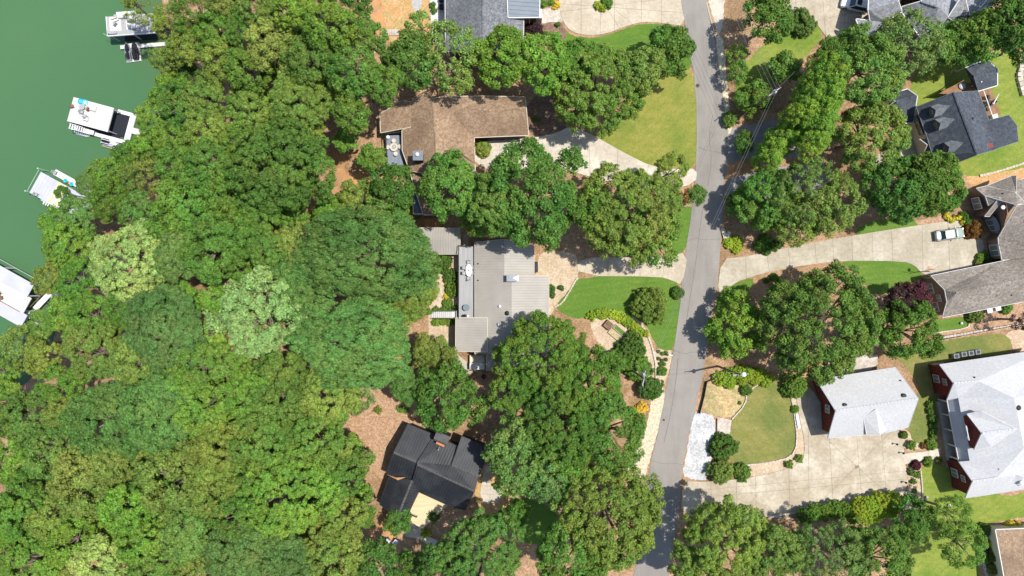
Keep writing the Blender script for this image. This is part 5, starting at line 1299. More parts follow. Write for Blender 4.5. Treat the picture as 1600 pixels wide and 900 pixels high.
hedge([(1292,124),(1284,150),(1276,176),(1268,200),(1262,222)], 7, 26, 'cypress', 'H', 14, 'light green cypress in the inner row by the utility pole, %s from the top', 'cypress row')
hedge([(1236,202),(1222,216),(1210,232),(1200,248)], 4, 24, 'cypress', 'H', 10, 'green cypress in the shade above the side drive, %s from the top', 'cypress row')
hedge([(670,486),(700,483),(714,482)], 5, 6, 'clipped', 'O', .7, 'low green border plant above the deck stairs, %s from the tree', 'stair border')
hedge([(682,503),(700,502),(712,502)], 4, 7, 'clipped', 'L', .7, 'low green border plant below the deck stairs, %s from the tree', 'stair border lower')
# ------------------------------------------------------------------ docks, boats, cars, poles and small things
def on(px, py, z): return W(px, py, z)
def frame(px0, py0, px1, py1, z):
    a, b = W(px0,py0,z), W(px1,py1,z); return a, math.atan2(b[1]-a[1], b[0]-a[0]), np.linalg.norm(b-a)
def table_round(loc, r, h_, m, label, cat='table', top_m=None, base=True):
    t = thing('patio_table', label, cat, loc)
    part('tabletop', MB().lathe((0,0,h_-.05),[(r,0),(r*1.02,.02),(r,.05)],20), top_m or m, t)
    part('pedestal', MB().lathe((0,0,0),[(r*.5,0),(r*.5,.04),(.05,.07),(.05,h_-.05)],10), m, t); return t
def chair(loc, rz, m, label, s=.5, group=None, name='patio_chair'):
    t = thing(name, label, 'chair', loc, rz, group)
    part('seat', MB().box((0,0,.42),(s,s,.06)), m, t); part('backrest', MB().box((-s/2,0,.68),(.06,s,.5),0,R_(-10)), m, t)
    for i in (-1,1):
        part('armrest', MB().box((0,i*s*.5,.62),(s,.06,.04)), m, t)
        for j in (-1,1): part('leg', MB().box((j*s*.42,i*s*.44,.2),(.05,.05,.4)), m, t)
    return t
def jet_ski(loc, rz, hull, deck, label, group=None, seat='dark'):
    t = thing('jet_ski', label, 'jet ski', loc, rz, group)
    secs = []
    for x, w, z in ((-1.45,.42,.30),(-1.0,.56,.36),(-.2,.58,.42),(.6,.52,.5),(1.15,.34,.56),(1.5,.06,.60)):
        secs.append([(x,-w*.7,.05),(x,-w,z*.6),(x,-w*.92,z),(x,w*.92,z),(x,w,z*.6),(x,w*.7,.05)])
    part('hull', MB().loft(secs), hull, t)
    part('hood', MB().loft([[(x,-w,z0),(x,-w*.6,z1),(x,w*.6,z1),(x,w,z0)] for x,w,z0,z1 in ((.1,.34,.45,.7),(.55,.38,.48,.85),(1.0,.3,.52,.74),(1.4,.1,.56,.62))]), deck, t)
    part('seat', MB().loft([[(x,-w,.38),(x,-w*.8,z),(x,w*.8,z),(x,w,.38)] for x,w,z in ((-1.25,.2,.6),(-.7,.24,.72),(-.2,.2,.68),(.15,.16,.78))]), M[seat], t)
    part('handlebar', MB().tube((.25,-.38,.98),(.25,.38,.98),.035).tube((.45,0,.75),(.25,0,.98),.06), M['dark'], t)
    for s in (-1,1): part('footwell', MB().box((-.5,s*.42,.40),(1.5,.14,.06)), M['dark'], t)
    return t
def planks_on(parent, L_, w, z, n, m, along=True, gap=.012, x0=0, y0=0):
    """n boards side by side across a deck of length L_ (x) and width w (y), local coordinates"""
    for i in range(n):
        if along: mb = MB().box((x0+L_/2, y0+(i+.5)*w/n, z), (L_, w/n-gap, .04))
        else: mb = MB().box((x0+(i+.5)*L_/n, y0+w/2, z), (L_/n-gap, w, .04))
        part('plank', mb, m, parent)
DZ = WATER_Z
# --- top dock: upper deck on posts, lower walkway
zt = DZ+3.2
a, ang, L_ = frame(166.5,26,240,20.5,zt)
d = thing('boat_dock', 'white two storey boat dock with grey sun deck, topmost on the lake', 'dock', (a[0],a[1],DZ), ang)
Wd = 3.15
up = part('upper_deck', MB().box((L_/2,-Wd/2,3.1),(L_,Wd,.2)), M['grey_deck'], d)
part('deck_panel', MB().box((1.35,-1.35,3.22),(1.85,2.3,.04)), M['white'], up); part('deck_panel', MB().box((4.0,-1.35,3.22),(1.8,2.1,.04)), M['white'], up)
part('edge_beam', MB().box((L_/2,-Wd-.06,3.12),(L_,.12,.3)), M['white'], d); part('edge_beam', MB().box((-.06,-Wd/2,3.12),(.12,Wd,.3)), M['white'], d)
for x in (.2,L_/2,L_-.2):
    for y in (-.2,-Wd+.2): part('post', MB().box((x,y,1.6),(.16,.16,3.1)), M['steel'], d)
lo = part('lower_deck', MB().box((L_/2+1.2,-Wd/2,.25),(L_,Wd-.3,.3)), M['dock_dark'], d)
wk = part('walkway', MB().box((4.3,-Wd-.95,.38),(7.4,.6,.2)), M['white_deck'], d)
for i in range(14): part('plank', MB().box((.65+i*.527,-Wd-.95,.5),(.5,.62,.04)), M['white_deck'], wk)
part('roof_canopy', MB().box((3.3,.28,3.35),(3.2,.5,.1)), M['white'], d); part('canopy_post', MB().box((1.6,.2,2.9),(1.2,.3,.1)), M['grey_deck'], d)
part('mooring_arm', MB().tube((-.1,-Wd,1.5),(-1.1,-Wd+.7,2.6),.03), M['lime_post'], d)
def lp(x, y, z): return (a[0]+x*math.cos(ang)-y*math.sin(ang), a[1]+x*math.sin(ang)+y*math.cos(ang), z)
chair(lp(1.5,-1.4,zt+.04), ang+2.4, M['grey_deck'], 'grey deck chair at the middle of the top dock', .55)
so_ = thing('sun_lounger', 'grey sun lounger at the front edge of the top dock', 'lounger', lp(.9,-2.75,zt), ang); part('frame', MB().box((0,0,.2),(1.4,.5,.1)), M['steel'], so_); part('cushion', MB().box((0,0,.3),(1.36,.48,.1)), M['grey_deck'], so_); part('backrest', MB().box((-.55,0,.45),(.4,.48,.08),0,R_(35)), M['grey_deck'], so_)
bn = thing('deck_bench', 'white bench with tan rails on the top dock', 'bench', lp(1.6,-.85,zt+.04), ang+.25); part('seat', MB().box((0,0,.35),(1.1,.28,.08)), M['white'], bn); part('backrest', MB().box((0,.16,.55),(1.1,.06,.4)), M['tan_deck'], bn); part('leg', MB().box((.45,0,.17),(.08,.26,.34)), M['white'], bn); part('leg', MB().box((-.45,0,.17),(.08,.26,.34)), M['white'], bn)
for i, (x, y) in enumerate(((3.95,-1.0),(4.05,-2.1))): chair(lp(x,y,zt+.04), ang, M['grey_deck'], 'grey chair facing the pale table on the top dock, %s' % ('rear' if i == 0 else 'front'), .5)
tb = thing('picnic_table', 'long pale table on the top dock under the pine', 'table', lp(4.65,-1.5,zt+.04), ang); part('tabletop', MB().box((0,0,.72),(.7,2.1,.06)), M['mt_lilac'], tb); part('leg', MB().box((0,.8,.35),(.5,.08,.7)), M['steel'], tb); part('leg', MB().box((0,-.8,.35),(.5,.08,.7)), M['steel'], tb)
wt = thing('storage_bench', 'white storage box at the back of the top dock', 'box', lp(2.9,-.35,zt+.02), ang); part('body', MB().box((0,0,.25),(1.7,.42,.5)), M['white'], wt); part('lid', MB().box((0,0,.53),(1.76,.48,.06)), M['white_deck'], wt)
# floating jet ski port
a, ang, L_ = frame(195,69,198.5,97.5,DZ+.3)
fp = thing('floating_port', 'white floating platform carrying two jet skis', 'platform', (a[0],a[1],DZ), ang)
part('float', MB().box((L_/2,1.15,.12),(L_,2.4,.35)), M['white'], fp)
for i in range(2): part('cradle', MB().box((L_/2,.55+i*1.2,.33),(L_*.9,.7,.06)), M['white_deck'], fp)
def lp(x, y, z): return (a[0]+x*math.cos(ang)-y*math.sin(ang), a[1]+x*math.sin(ang)+y*math.cos(ang), z)
jet_ski(lp(L_/2,.55,DZ+.32), ang+math.pi, M['jet_grey'], M['jet_black'], 'grey jet ski on the floating platform, lake side', 'jet skis on the float')
jet_ski(lp(L_/2,1.75,DZ+.32), ang+math.pi, M['jet_black'], M['jet_black'], 'black jet ski on the floating platform, shore side', 'jet skis on the float')
# --- furnished dock
zt = DZ+3.0
a, ang, L_ = frame(115,152,178,169,zt)
d = thing('boat_dock', 'white boat dock with furnished upper deck and an open slip', 'dock', (a[0],a[1],DZ), ang)
Wd = 4.0
up = part('upper_deck', MB().box((L_/2,-Wd/2,2.9),(L_,Wd,.16)), M['white_deck'], d); planks_on(up, L_, Wd, 3.0, 22, M['white_deck'], y0=-Wd)
for y in (-.02,-Wd+.02): part('edge_beam', MB().box((L_/2,y,2.86),(L_,.1,.3)), M['white'], d)
for x in (.2,L_-.2):
    for y in (-.2,-Wd+.2): part('post', MB().box((x,y,1.5),(.16,.16,2.8)), M['steel'], d)
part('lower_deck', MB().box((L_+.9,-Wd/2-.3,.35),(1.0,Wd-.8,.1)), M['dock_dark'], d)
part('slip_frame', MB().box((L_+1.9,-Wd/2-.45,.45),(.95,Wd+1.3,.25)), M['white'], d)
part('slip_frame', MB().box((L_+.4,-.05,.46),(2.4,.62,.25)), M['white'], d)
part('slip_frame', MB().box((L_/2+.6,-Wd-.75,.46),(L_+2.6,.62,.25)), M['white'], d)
part('slip_shade_sheet', MB().box((L_/2,-Wd-.22,.3),(L_+1,.45,.1)), M['dock_dark'], d)  # dark sheets added as painted shade in the open slip
part('slip_shade_sheet', MB().box((L_/2,-Wd/2,.2),(L_+2.6,Wd,.1)), M['dock_dark'], d)
st = part('stair', MB().box((1.9,-Wd-.66,1.3),(3.4,.7,.06),0,R_(0)), M['white'], d)
for i in range(12): part('step', MB().box((.45+i*.27,-Wd-.66,2.7-i*.19),(.17,.75,.05)), M['white'], st)
for s in (-1,1): part('stringer', MB().box((1.9,-Wd-.66+s*.4,1.66),(3.9,.05,.2),0,R_(35)), M['steel'], st)
part('corner_pad', MB().box((-.25,-Wd-.5,.5),(.55,.9,.3)), M['white'], d)
def lp(x, y, z): return (a[0]+x*math.cos(ang)-y*math.sin(ang), a[1]+x*math.sin(ang)+y*math.cos(ang), z)
gw = thing('gangway', 'white gangway from the furnished dock to the wooded bank', 'gangway', lp(L_+2.4,-2.55,DZ), ang); part('frame', MB().box((2.2,0,.62),(4.9,.95,.12),0,R_(-4)), M['steel'], gw)
for i in range(16): part('plank', MB().box((-.1+i*.3,0,.56+i*.021),(.28,1.0,.04)), M['white_deck'], gw)
table_round(lp(2.0,-1.2,zt+.02), .48, .45, M['dark'], 'round grey fire table on the furnished dock', 'table', M['grey_deck'])
for i, (x, y) in enumerate(((2.2,-2.0),(2.95,-2.55))): chair(lp(x,y,zt+.02), ang+1.2*i, M['grey_deck'], 'grey chair on the furnished dock, %s from the fire table' % ordinal(i), .48)
chair(lp(3.0,-1.25,zt+.02), ang+2.8, M['wood'], 'dark brown chair beside the white sofa on the furnished dock', .5)
chair(lp(.4,-1.5,zt+.02), ang+.5, M['brown_siding'], 'brown chair at the far lake corner of the furnished dock', .45)
for i, (x, y, m_) in enumerate(((1.35,-.35,'blue'),(2.1,-.35,'cyan'))):
    o = thing('pool_float', 'deflated %s pool float on the furnished dock' % ('blue' if i == 0 else 'pale cyan'), 'float', lp(x,y,zt+.03), ang); 
    part('ring', MB().lathe((0,0,0),[(.42,0),(.48,.1),(.40,.2),(.28,.16),(.24,.06)],14), M[m_], o); part('pad', MB().box((.05,0,.1),(.5,.5,.08),.4), M['white' if i else 'cyan'], o)
um = thing('folded_umbrella', 'folded pale umbrella lying on the furnished dock', 'umbrella', lp(2.6,-.75,zt+.1), ang-.9); part('cloth', MB().tube((-.5,0,.05),(.5,0,.05),.13,.05,8), M['mt_lilac'], um); part('pole', MB().tube((.5,0,.05),(.95,0,.05),.03), M['steel'], um)
for i, (x, y) in enumerate(((3.7,-.95),(3.0,-2.9))):
    o = thing('outdoor_sofa', ('white low sofa in the middle of the furnished dock','white ottoman near the stair of the furnished dock')[i], 'sofa', lp(x,y,zt+.02), ang); w_ = (1.0,.75)[i]
    part('seat', MB().box((0,0,.2),(w_,w_*.8,.3)), M['white'], o); part('cushion', MB().box((0,0,.38),(w_*.9,w_*.7,.1)), M['white_deck'], o)
ox, oy = lp(L_-.75,-Wd-1.6,DZ)[:2]
lift = thing('jet_ski_lift', 'small floating lift under the silver jet ski', 'lift', (ox,oy,DZ), ang); part('float', MB().box((0,.1,.1),(2.5,1.3,.25)), M['white_deck'], lift); part('rail', MB().tube((-1.2,-.75,.35),(1.2,-.75,.35),.07), M['tan'], lift)
jet_ski((ox,oy+.1,DZ+.22), ang, M['jet_silver'], M['jet_silver'], 'silver jet ski moored beside the furnished dock')
o = thing('paddle_board', 'pale paddle board lashed to the lake side of the furnished dock', 'board', lp(1.0,-Wd-1.25,DZ+.1), ang); part('board', MB().loft([[(x,-w,0),(x,w,0),(x,w,.1),(x,-w,.1)] for x,w in ((-1.4,.08),(-.9,.3),(.9,.3),(1.4,.06))]), M['mt_lilac'], o); part('fin', MB().box((-1.1,0,.13),(.25,.04,.08)), M['dark'], o)
# --- pale ribbed dock
zt = DZ+2.6
a, ang, L_ = frame(64,268.5,150,316,zt)
L_ = 9.5; Wd = 3.9
d = thing('boat_dock', 'pale ribbed roofed dock with side walkway partly under trees', 'dock', (a[0],a[1],DZ), ang)
rf = part('roof_deck', MB().box((L_/2,-Wd/2,2.5),(L_,Wd,.16)), M['mt_lilac'], d)
for i in range(17): part('plank', MB().box(((i+.5)*L_/17,-Wd/2,2.6),(L_/17-.014,Wd,.05)), M['yellow'] if i in (6,8) else M['mt_lilac'], rf)
for x in (.3,L_/2,L_-.3):
    for y in (-.2,-Wd+.2): part('post', MB().box((x,y,1.2),(.15,.15,2.5)), M['steel'], d)
wk = part('walkway', MB().box((4.4,.72,.45),(7.6,1.0,.25)), M['white_deck'], d)
for i in range(15): part('plank', MB().box((.85+i*.507,.72,.6),(.48,1.0,.04)), M['white'], wk)
st = part('stair', MB().box((4.4,-Wd-.35,1.2),(4.4,.3,.06)), M['white'], d)
for i in range(12): part('step', MB().box((2.6+i*.32,-Wd-.36,2.2-i*.13),(.2,.62,.05)), M['white'], st)
part('corner_pad', MB().box((1.75,-Wd-.25,1.0),(1.1,.5,.3)), M['white'], d)
for y in (.25,-Wd-.1): part('marker_post', MB().lathe((-.75,y,0),[(.06,0),(.06,2.4),(.12,2.45),(.1,2.65)],8), M['lime_post'], d)
part('marker_rope', MB().tube((-.75,.25,2.2),(-.75,-Wd-.1,2.2),.03), M['lime_post'], d)
def lp(x, y, z): return (a[0]+x*math.cos(ang)-y*math.sin(ang), a[1]+x*math.sin(ang)+y*math.cos(ang), z)
chair(lp(1.0,.75,DZ+.62), ang, M['grey_deck'], 'dark grey chair at the lake end of the ribbed dock walkway', .5)
chair(lp(1.4,-Wd+.4,DZ+2.63), ang, M['grey_deck'], 'small grey chair on the ribbed dock roof edge', .42)
for i, (x, n_) in enumerate(((3.0,'lake side'),(4.15,'shore side'))):
    o = thing('paddle_float', 'turquoise float on the ribbed dock walkway, %s' % n_, 'float', lp(x,.35,DZ+.62), ang); part('tube', MB().lathe((0,0,0),[(.3,0),(.36,.1),(.3,.2),(.2,.1)],12), M['cyan'], o); part('cushion', MB().box((0,0,.08),(.4,.3,.1)), M['blue'], o)
o = thing('deck_cushion', 'faded red cushion between the two turquoise floats', 'cushion', lp(3.6,.3,DZ+.62), ang); part('pad', MB().box((0,0,.06),(.45,.4,.12)), M['orange'], o); part('pillow', MB().box((-.12,0,.15),(.2,.34,.08)), M['red'], o)
# --- roofed dock at the left edge
zt = DZ+3.6
a, ang, L_ = frame(-30,398,53.5,444.5,zt)
d = thing('boat_dock', 'lilac roofed dock with white sun deck at the left frame edge', 'dock', (a[0],a[1],DZ), ang)
part('roof', MB().box((L_/2,-1.15,3.6),(L_,2.3,.12)), M['mt_lilac'], d)
part('roof', MB().box((L_/2+.6,-6.2,3.1),(L_+1.2,2.2,.12)), M['mt_lilac'], d)
sd = part('sun_deck', MB().box((L_/2+.3,-3.7,3.2),(L_+.4,2.8,.14)), M['white'], d)
planks_on(sd, L_+.4, 2.8, 3.3, 14, M['white'], x0=.1, y0=-5.1)
part('rim_beam', MB().box((L_/2,-2.36,3.55),(L_,.12,.25)), M['white'], d); part('rim_beam', MB().box((L_/2,-5.1,3.4),(L_,.1,.12)), M['wood'], d)
for x in (4,L_-.3):
    for y in (-.2,-2.3,-5.2,-7.0): part('post', MB().box((x,y,1.6),(.16,.16,3.2)), M['white'], d)
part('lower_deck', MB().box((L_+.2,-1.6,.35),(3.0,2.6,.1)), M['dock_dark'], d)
part('side_rail', MB().box((L_/2+.5,.25,1.6),(L_+1,.08,.2)), M['steel'], d)
part('ramp', MB().box((L_+1.2,-2.1,1.2),(.9,4.6,.14),R_(-14)), M['white'], d)
part('ramp_rail', MB().box((L_+.7,-2.0,1.9),(.07,4.4,.08),R_(-14)), M['wood'], d)
part('landing', MB().box((L_+2.0,-.9,.7),(1.6,1.3,.2)), M['white'], d); part('landing', MB().box((L_+2.6,-3.2,.5),(1.1,.6,.2),R_(35)), M['white'], d)
part('stair', MB().box((L_+1.0,-4.9,1.6),(.5,2.2,.14),R_(-20)), M['white_deck'], d); part('slipway', MB().box((L_+1.6,-6.9,.5),(1.2,1.0,.2)), M['steel'], d)
def lp(x, y, z): return (a[0]+x*math.cos(ang)-y*math.sin(ang), a[1]+x*math.sin(ang)+y*math.cos(ang), z)
for i, (x, y) in enumerate(((5.05,-3.6),(5.7,-4.0),(6.0,-4.9),(6.35,-4.5))): chair(lp(x,y,DZ+3.34), ang+i*1.3, M['wood'], 'brown chair on the lilac roofed dock, %s from the left' % ordinal(i), .55, 'brown chairs on the left dock')
table_round(lp(5.3,-4.6,DZ+3.34), .5, .7, M['white'], 'round white table among brown chairs on the left dock')
o = thing('small_boat', 'white boat bow half hidden by leaves near the left dock', 'boat', W(43,494,DZ+.5), 1.0); part('hull', MB().loft([[(x,-w,.3),(x,0,0),(x,w,.3)] for x,w in ((-1,.25),(-.4,.4),(.5,.3),(1,.05))]), M['white'], o); part('thwart', MB().box((0,0,.3),(.2,.6,.04)), M['steel'], o)

# --- cars
def car(px, py, ang, body, top, label, L_=4.6, w=1.8, suv=False):
    t = thing('parked_car', label, 'car', W(px,py,.7)-np.array((0,0,.64)), ang); hh = 1.62 if suv else 1.42; s = L_/4.6
    def sec(x, w_, z0, z1): return [(x*s,-w_*.96,z0),(x*s,-w_,(z0+z1)/2),(x*s,-w_*.88,z1-.03),(x*s,-w_*.5,z1+.02),(x*s,w_*.5,z1+.02),(x*s,w_*.88,z1-.03),(x*s,w_,(z0+z1)/2),(x*s,w_*.96,z0)]
    hw = w/2
    part('body', MB().loft([sec(-2.3,hw*.72,.35,.72),sec(-2.15,hw*.9,.22,.86),(sec(-1.5,hw,.2,.92)),sec(0,hw,.2,.92),sec(1.2,hw,.2,.90),sec(1.9,hw*.93,.22,.80),sec(2.2,hw*.8,.26,.68),sec(2.3,hw*.6,.32,.58)]), body, t, smooth=False)
    b0, b1, f1, f0 = (-2.1,-1.6,.35,1.05) if suv else (-1.65,-1.05,.3,1.0)
    cw0, cw1 = hw*.90, hw*.72
    part('cabin', MB().add([(b0*s,-cw0,.88),(f0*s,-cw0,.88),(f0*s,cw0,.88),(b0*s,cw0,.88),(b1*s,-cw1,hh-.02),(f1*s,-cw1,hh-.02),(f1*s,cw1,hh-.02),(b1*s,cw1,hh-.02)],[(0,1,5,4),(1,2,6,5),(2,3,7,6),(3,0,4,7),(4,5,6,7)]), M['carglass'], t)
    part('roof', MB().loft([[(x*s,-ww,z),(x*s,-ww*.5,z+.05),(x*s,ww*.5,z+.05),(x*s,ww,z),(x*s,0,z-.04)] for x,ww,z in ((b1-.08,cw1*.96,hh-.03),(b1+.2,cw1*1.03,hh),(f1-.2,cw1*1.03,hh),(f1+.05,cw1*.96,hh-.03))]), top, t)
    for sy in (-1,1):
        for x0, x1, xx in ((b0,b1,.06),(f0,f1,.06)):
            part('pillar', MB().tube((x0*s,sy*cw0*.97,.88),(x1*s,sy*cw1*.99,hh-.03),.05), top, t)
        part('pillar', MB().tube((-.3*s,sy*cw0,.88),(-.33*s,sy*cw1,hh-.03),.04), M['dark'], t)
        part('mirror', MB().box((f0*s*.8,sy*(hw+.1),.95),(.16,.2,.13)), body, t)
        part('headlight', MB().box((2.12*s,sy*hw*.62,.66),(.2,.34,.12),-sy*.4), M['steel'], t); part('tail_light', MB().box((-2.2*s,sy*hw*.68,.74),(.14,.36,.14),sy*.3), M['red'], t)
        for x in (-1.42,1.38):
            wh_ = part('wheel', MB().tube((x*s,sy*(hw-.2),.33),(x*s,sy*(hw+.0),.33),.33,.33,16), M['dark'], t); part('rim', MB().tube((x*s,sy*(hw-.02),.33),(x*s,sy*(hw+.015),.33),.2,.2,12), M['steel'], wh_)
    if suv:
        part('sunroof', MB().box((-.15*s,0,hh+.055),(.7,.85,.03)), M['carglass'], t); part('rear_glass', MB().box((-1.5*s,0,hh+.03),(.35,1.0,.03)), M['carglass'], t)
    return t
car(1337,7, R_(180-14), M['car_white'], M['car_white'], 'white car parked on the top right concrete drive', 4.5, 1.85, True)
car(1484,366, R_(8), M['car_sage'], M['car_sage_top'], 'sage green sedan parked on the right hand drive', 4.5, 1.75)

# --- utility poles and wires
PZ = 11.5
def pole(px, py, label, arm=0, xf=True, ht=PZ):
    p = W(px, py, ht); t = thing('utility_pole', label, 'utility pole', (p[0],p[1],0), arm)
    part('shaft', MB().tube((0,0,-.2),(0,0,ht),.17,.12,10), M['bark'], t)
    part('crossarm', MB().box((0,0,ht-.5),(2.2,.12,.14)), M['barkpale'], t)
    for x in (-1,-.35,.35,1): part('insulator', MB().lathe((x,0,ht-.43),[(.05,0),(.08,.08),(.05,.2),(.02,.24)],8), M['white'], t)
    if xf:
        tk = part('transformer', MB().lathe((.42,0,ht-1.9),[(.25,0),(.28,.05),(.28,.85),(.2,.98),(.06,1.02)],14), M['steel'], t); part('bushing', MB().lathe((.42,.1,ht-.9),[(.06,0),(.04,.2)],8), M['white'], tk)
    else: part('lamp_head', MB().lathe((.5,0,ht-.35),[(.3,0),(.34,.08),(.2,.22),(.08,.26)],14), M['white'], t)
    return np.array((p[0],p[1],ht-.2))
pA = pole(1212,142,'utility pole with transformer beside the cypress row', R_(35)); pB = pole(1007,592,'utility pole with transformer left of the street', R_(80)); pC = pole(1158,586,'utility pole with white lamp head among chartreuse shrubs', R_(5), False, 11.0)
def wire(p, q, label, sag=.5, r=.013):
    p, q = np.array(p,float), np.array(q,float); mb = MB(); n = 14; P = [p+(q-p)*i/n-np.array((0,0,sag*4*(i/n)*(1-i/n))) for i in range(n+1)]
    for u, v in zip(P[:-1],P[1:]): mb.tube(u-P[0],v-P[0],r,r,5)
    return solo('power_line', mb, M['wire'], label, 'power line', P[0], group='overhead wires')
for i, (x, dx) in enumerate(((1124,-.9),(1128,-.2),(1136,.35),(1144,.9))):
    wire(pA+np.array((dx*.8,dx*.55,0)), W(x,-40,PZ), 'overhead wire from the cypress row pole to the frame top, %s from the street' % ordinal(i))
for i, dx in enumerate((-.35,.35)): wire(pA+np.array((dx*.8,dx*.5,0)), pB+np.array((dx*.6,dx*.5,0)), 'long overhead wire crossing the street between the two transformer poles, %s' % ('outer' if i == 0 else 'inner'), .8)
for i, dx in enumerate((-.3,.35)): wire(pB+np.array((dx,0,0)), W(988+i*5,760,PZ-.5), 'overhead wire running down from the lower transformer pole, %s' % ('outer' if i == 0 else 'inner'))
for i, dx in enumerate((-.35,.35)): wire(pB+np.array((0,dx,-.3)), pC+np.array((0,dx,-.2)), 'overhead wire between the lower transformer pole and lamp pole, %s' % ('upper' if i else 'lower'))
wire(pA+np.array((.3,.3,-.2)), W(1242,112,PZ-1.5), 'service wire from the cypress row pole to the upper right')
wire(pA, W(1110,245,4.5)*np.array((1,1,1)), 'thin cable from the cypress row pole down to the verge') if False else None

# --- furniture on decks and yards
lc = W(616,230.5,1.84); t = thing('fire_pit_table', 'round pale fire pit table on the slate blue deck', 'table', lc); part('rim', MB().lathe((0,0,0),[(.62,0),(.64,.38),(.6,.42),(.34,.42),(.3,.3)],20), M['concrete_pale'], t); part('bowl', MB().lathe((0,0,.3),[(.3,0),(.26,.06),(.1,.1)],14), M['grey_gravel'], t)
for i, (dx,dy) in enumerate(((0,.95),(.95,.05),(-.95,-.02),(.3,-1.05))):
    o = thing('round_stool', 'round pale stool %s the fire pit table' % ('above','right of','left of','below')[i], 'stool', (lc[0]+dx,lc[1]+dy,1.84), 0, 'stools round the fire pit'); part('seat', MB().lathe((0,0,.38),[(.33,0),(.36,.04),(.34,.1)],16), M['concrete_pale'], o); part('base', MB().lathe((0,0,0),[(.2,0),(.16,.2),(.2,.38)],10), M['grey_deck'], o)
o = thing('side_stool', 'small white stool at the house end of the slate deck', 'stool', W(607,215,1.84)); part('seat', MB().lathe((0,0,.38),[(.26,0),(.28,.04),(.26,.08)],12), M['white'], o); part('base', MB().lathe((0,0,0),[(.16,0),(.14,.38)],10), M['white'], o)
lc = W(733,422.5,2.64); t = thing('dining_table', 'white oval dining table on the long grey deck', 'table', lc)
top = [(.48*math.cos(a_),.95*math.sin(a_)) for a_ in np.linspace(0,2*math.pi,24)[:-1]]
part('tabletop', MB().prism(top,.70,.75), M['white'], t)
part('parasol_hole', MB().lathe((0,0,.75),[(.1,0),(.1,.02)],10), M['dark'], t)
for x_ in (-.3,.3):
    for y_ in (-.6,.6): part('leg', MB().box((x_,y_,.35),(.06,.06,.7)), M['dark'], t)
for i, (dx,dy,r_) in enumerate(((0,1.25,-90),(0,-1.25,90),(-.7,.4,0),(-.7,-.4,0),(.62,.4,180),(.62,-.4,180))):
    chair((lc[0]+dx,lc[1]+dy,2.64), R_(r_), M['grey_deck'], 'grey deck chair at the oval table, %s' % ('far end','near end','garden side far','garden side near','wall side far','wall side near')[i], .46, 'chairs at the oval table')
table_round(W(729,480.5,2.64), .5, .7, M['dark'], 'round glass topped table on the long grey deck', 'table', M['glass'])
o = thing('kettle_grill', 'black grill at the lower end of the long grey deck', 'grill', W(727,494,2.7)); part('lid', MB().lathe((0,0,.7),[(.3,0),(.33,.1),(.24,.26),(.06,.32)],14), M['dark'], o); part('shelf', MB().box((.42,0,.72),(.4,.4,.04)), M['steel'], o)
for k_ in range(3): part('leg', MB().tube((.2*math.cos(k_*2.1),.2*math.sin(k_*2.1),.7),(.3*math.cos(k_*2.1),.3*math.sin(k_*2.1),0),.02), M['steel'], o)
# deck stair
s_ = thing('deck_stair', 'straight flight of pale steps from the long grey deck to the garden', 'stairs', W(714,491.5,1.2)*np.array((1,1,0)))
for i in range(13):
    x_ = W(712.5-i*3.1,491.5,2.4-i*.18); part('step', MB().box((x_[0],x_[1],2.4-i*.18),(.2,.98,.06)), M['white'], s_, True)
for sy in (-.56,.56):
    p, q = W(714,491.5,2.5), W(675,491.5,.1); part('stringer', MB().tube((p[0],p[1]+sy,2.45),(q[0],q[1]+sy,.1),.06), M['brown_siding'], s_, True); part('handrail', MB().tube((p[0],p[1]+sy,3.4),(q[0],q[1]+sy,1.05),.035), M['brown_siding'], s_, True)
# white shed, pickup bed trailer, small yard things
o = thing('garden_shed', 'small white flat topped shed between pavilion and maple', 'shed', W(743,356,2.0)*np.array((1,1,0)), R_(8)); part('body', MB().box((0,0,.95),(1.1,1.05,1.9)), M['cream'], o); part('roof', MB().box((0,0,1.96),(1.3,1.25,.12)), M['white'], o); part('door', MB().box((0,-.54,.85),(.6,.04,1.6)), M['wood'], o)
o = thing('utility_trailer', 'white covered trailer parked against the lean to roof', 'trailer', W(745.5,566,1.2)*np.array((1,1,0)))
part('bed', MB().box((0,.35,.75),(2.3,1.4,.5)), M['cream'], o); part('cover', MB().loft([[(x,-1.15,.55),(x,-1.12,1.3),(x,-.1,1.38),(x,-.05,.6)] for x in (-1.15,1.15)]), M['white'], o); part('tarp', MB().box((.75,.2,1.05),(.7,.45,.06),.3), M['white'], o)
for x in (-.8,.8):
    for y in (-1.0,.9): part('wheel', MB().tube((x,y-.1,.3),(x,y+.1,.3),.3,.3,12), M['dark'], o)
o = thing('rain_barrel', 'black round barrel below the lean to roof', 'barrel', W(755.5,589,.9)*np.array((1,1,0))); part('barrel', MB().lathe((0,0,0),[(.3,0),(.36,.3),(.36,.6),(.3,.9)],14), M['dark'], o); part('lid', MB().lathe((0,0,.9),[(.31,0),(.28,.05)],14), M['black_siding'], o)
for i, (x, y) in enumerate(((605,847),(618,848))):
    o = thing('rubbish_bin', ('left','right')[i]+' blue lidded bin standing below the black roofed house', 'bin', W(x,y,1.1)*np.array((1,1,0)), R_(-35), 'bins by the slab path'); part('body', MB().loft([[(-w,-w,z),(w,-w,z),(w,w,z),(-w,w,z)] for w,z in ((.25,.05),(.32,1.0))]), M['blue_deck'], o); part('lid', MB().box((0,0,1.04),(.72,.8,.08)), M['mt_lilac'], o)
    for s2 in (-1,1): part('wheel', MB().tube((-.25,s2*.28,.12),(-.25,s2*.34,.12),.12,.12,10), M['dark'], o)
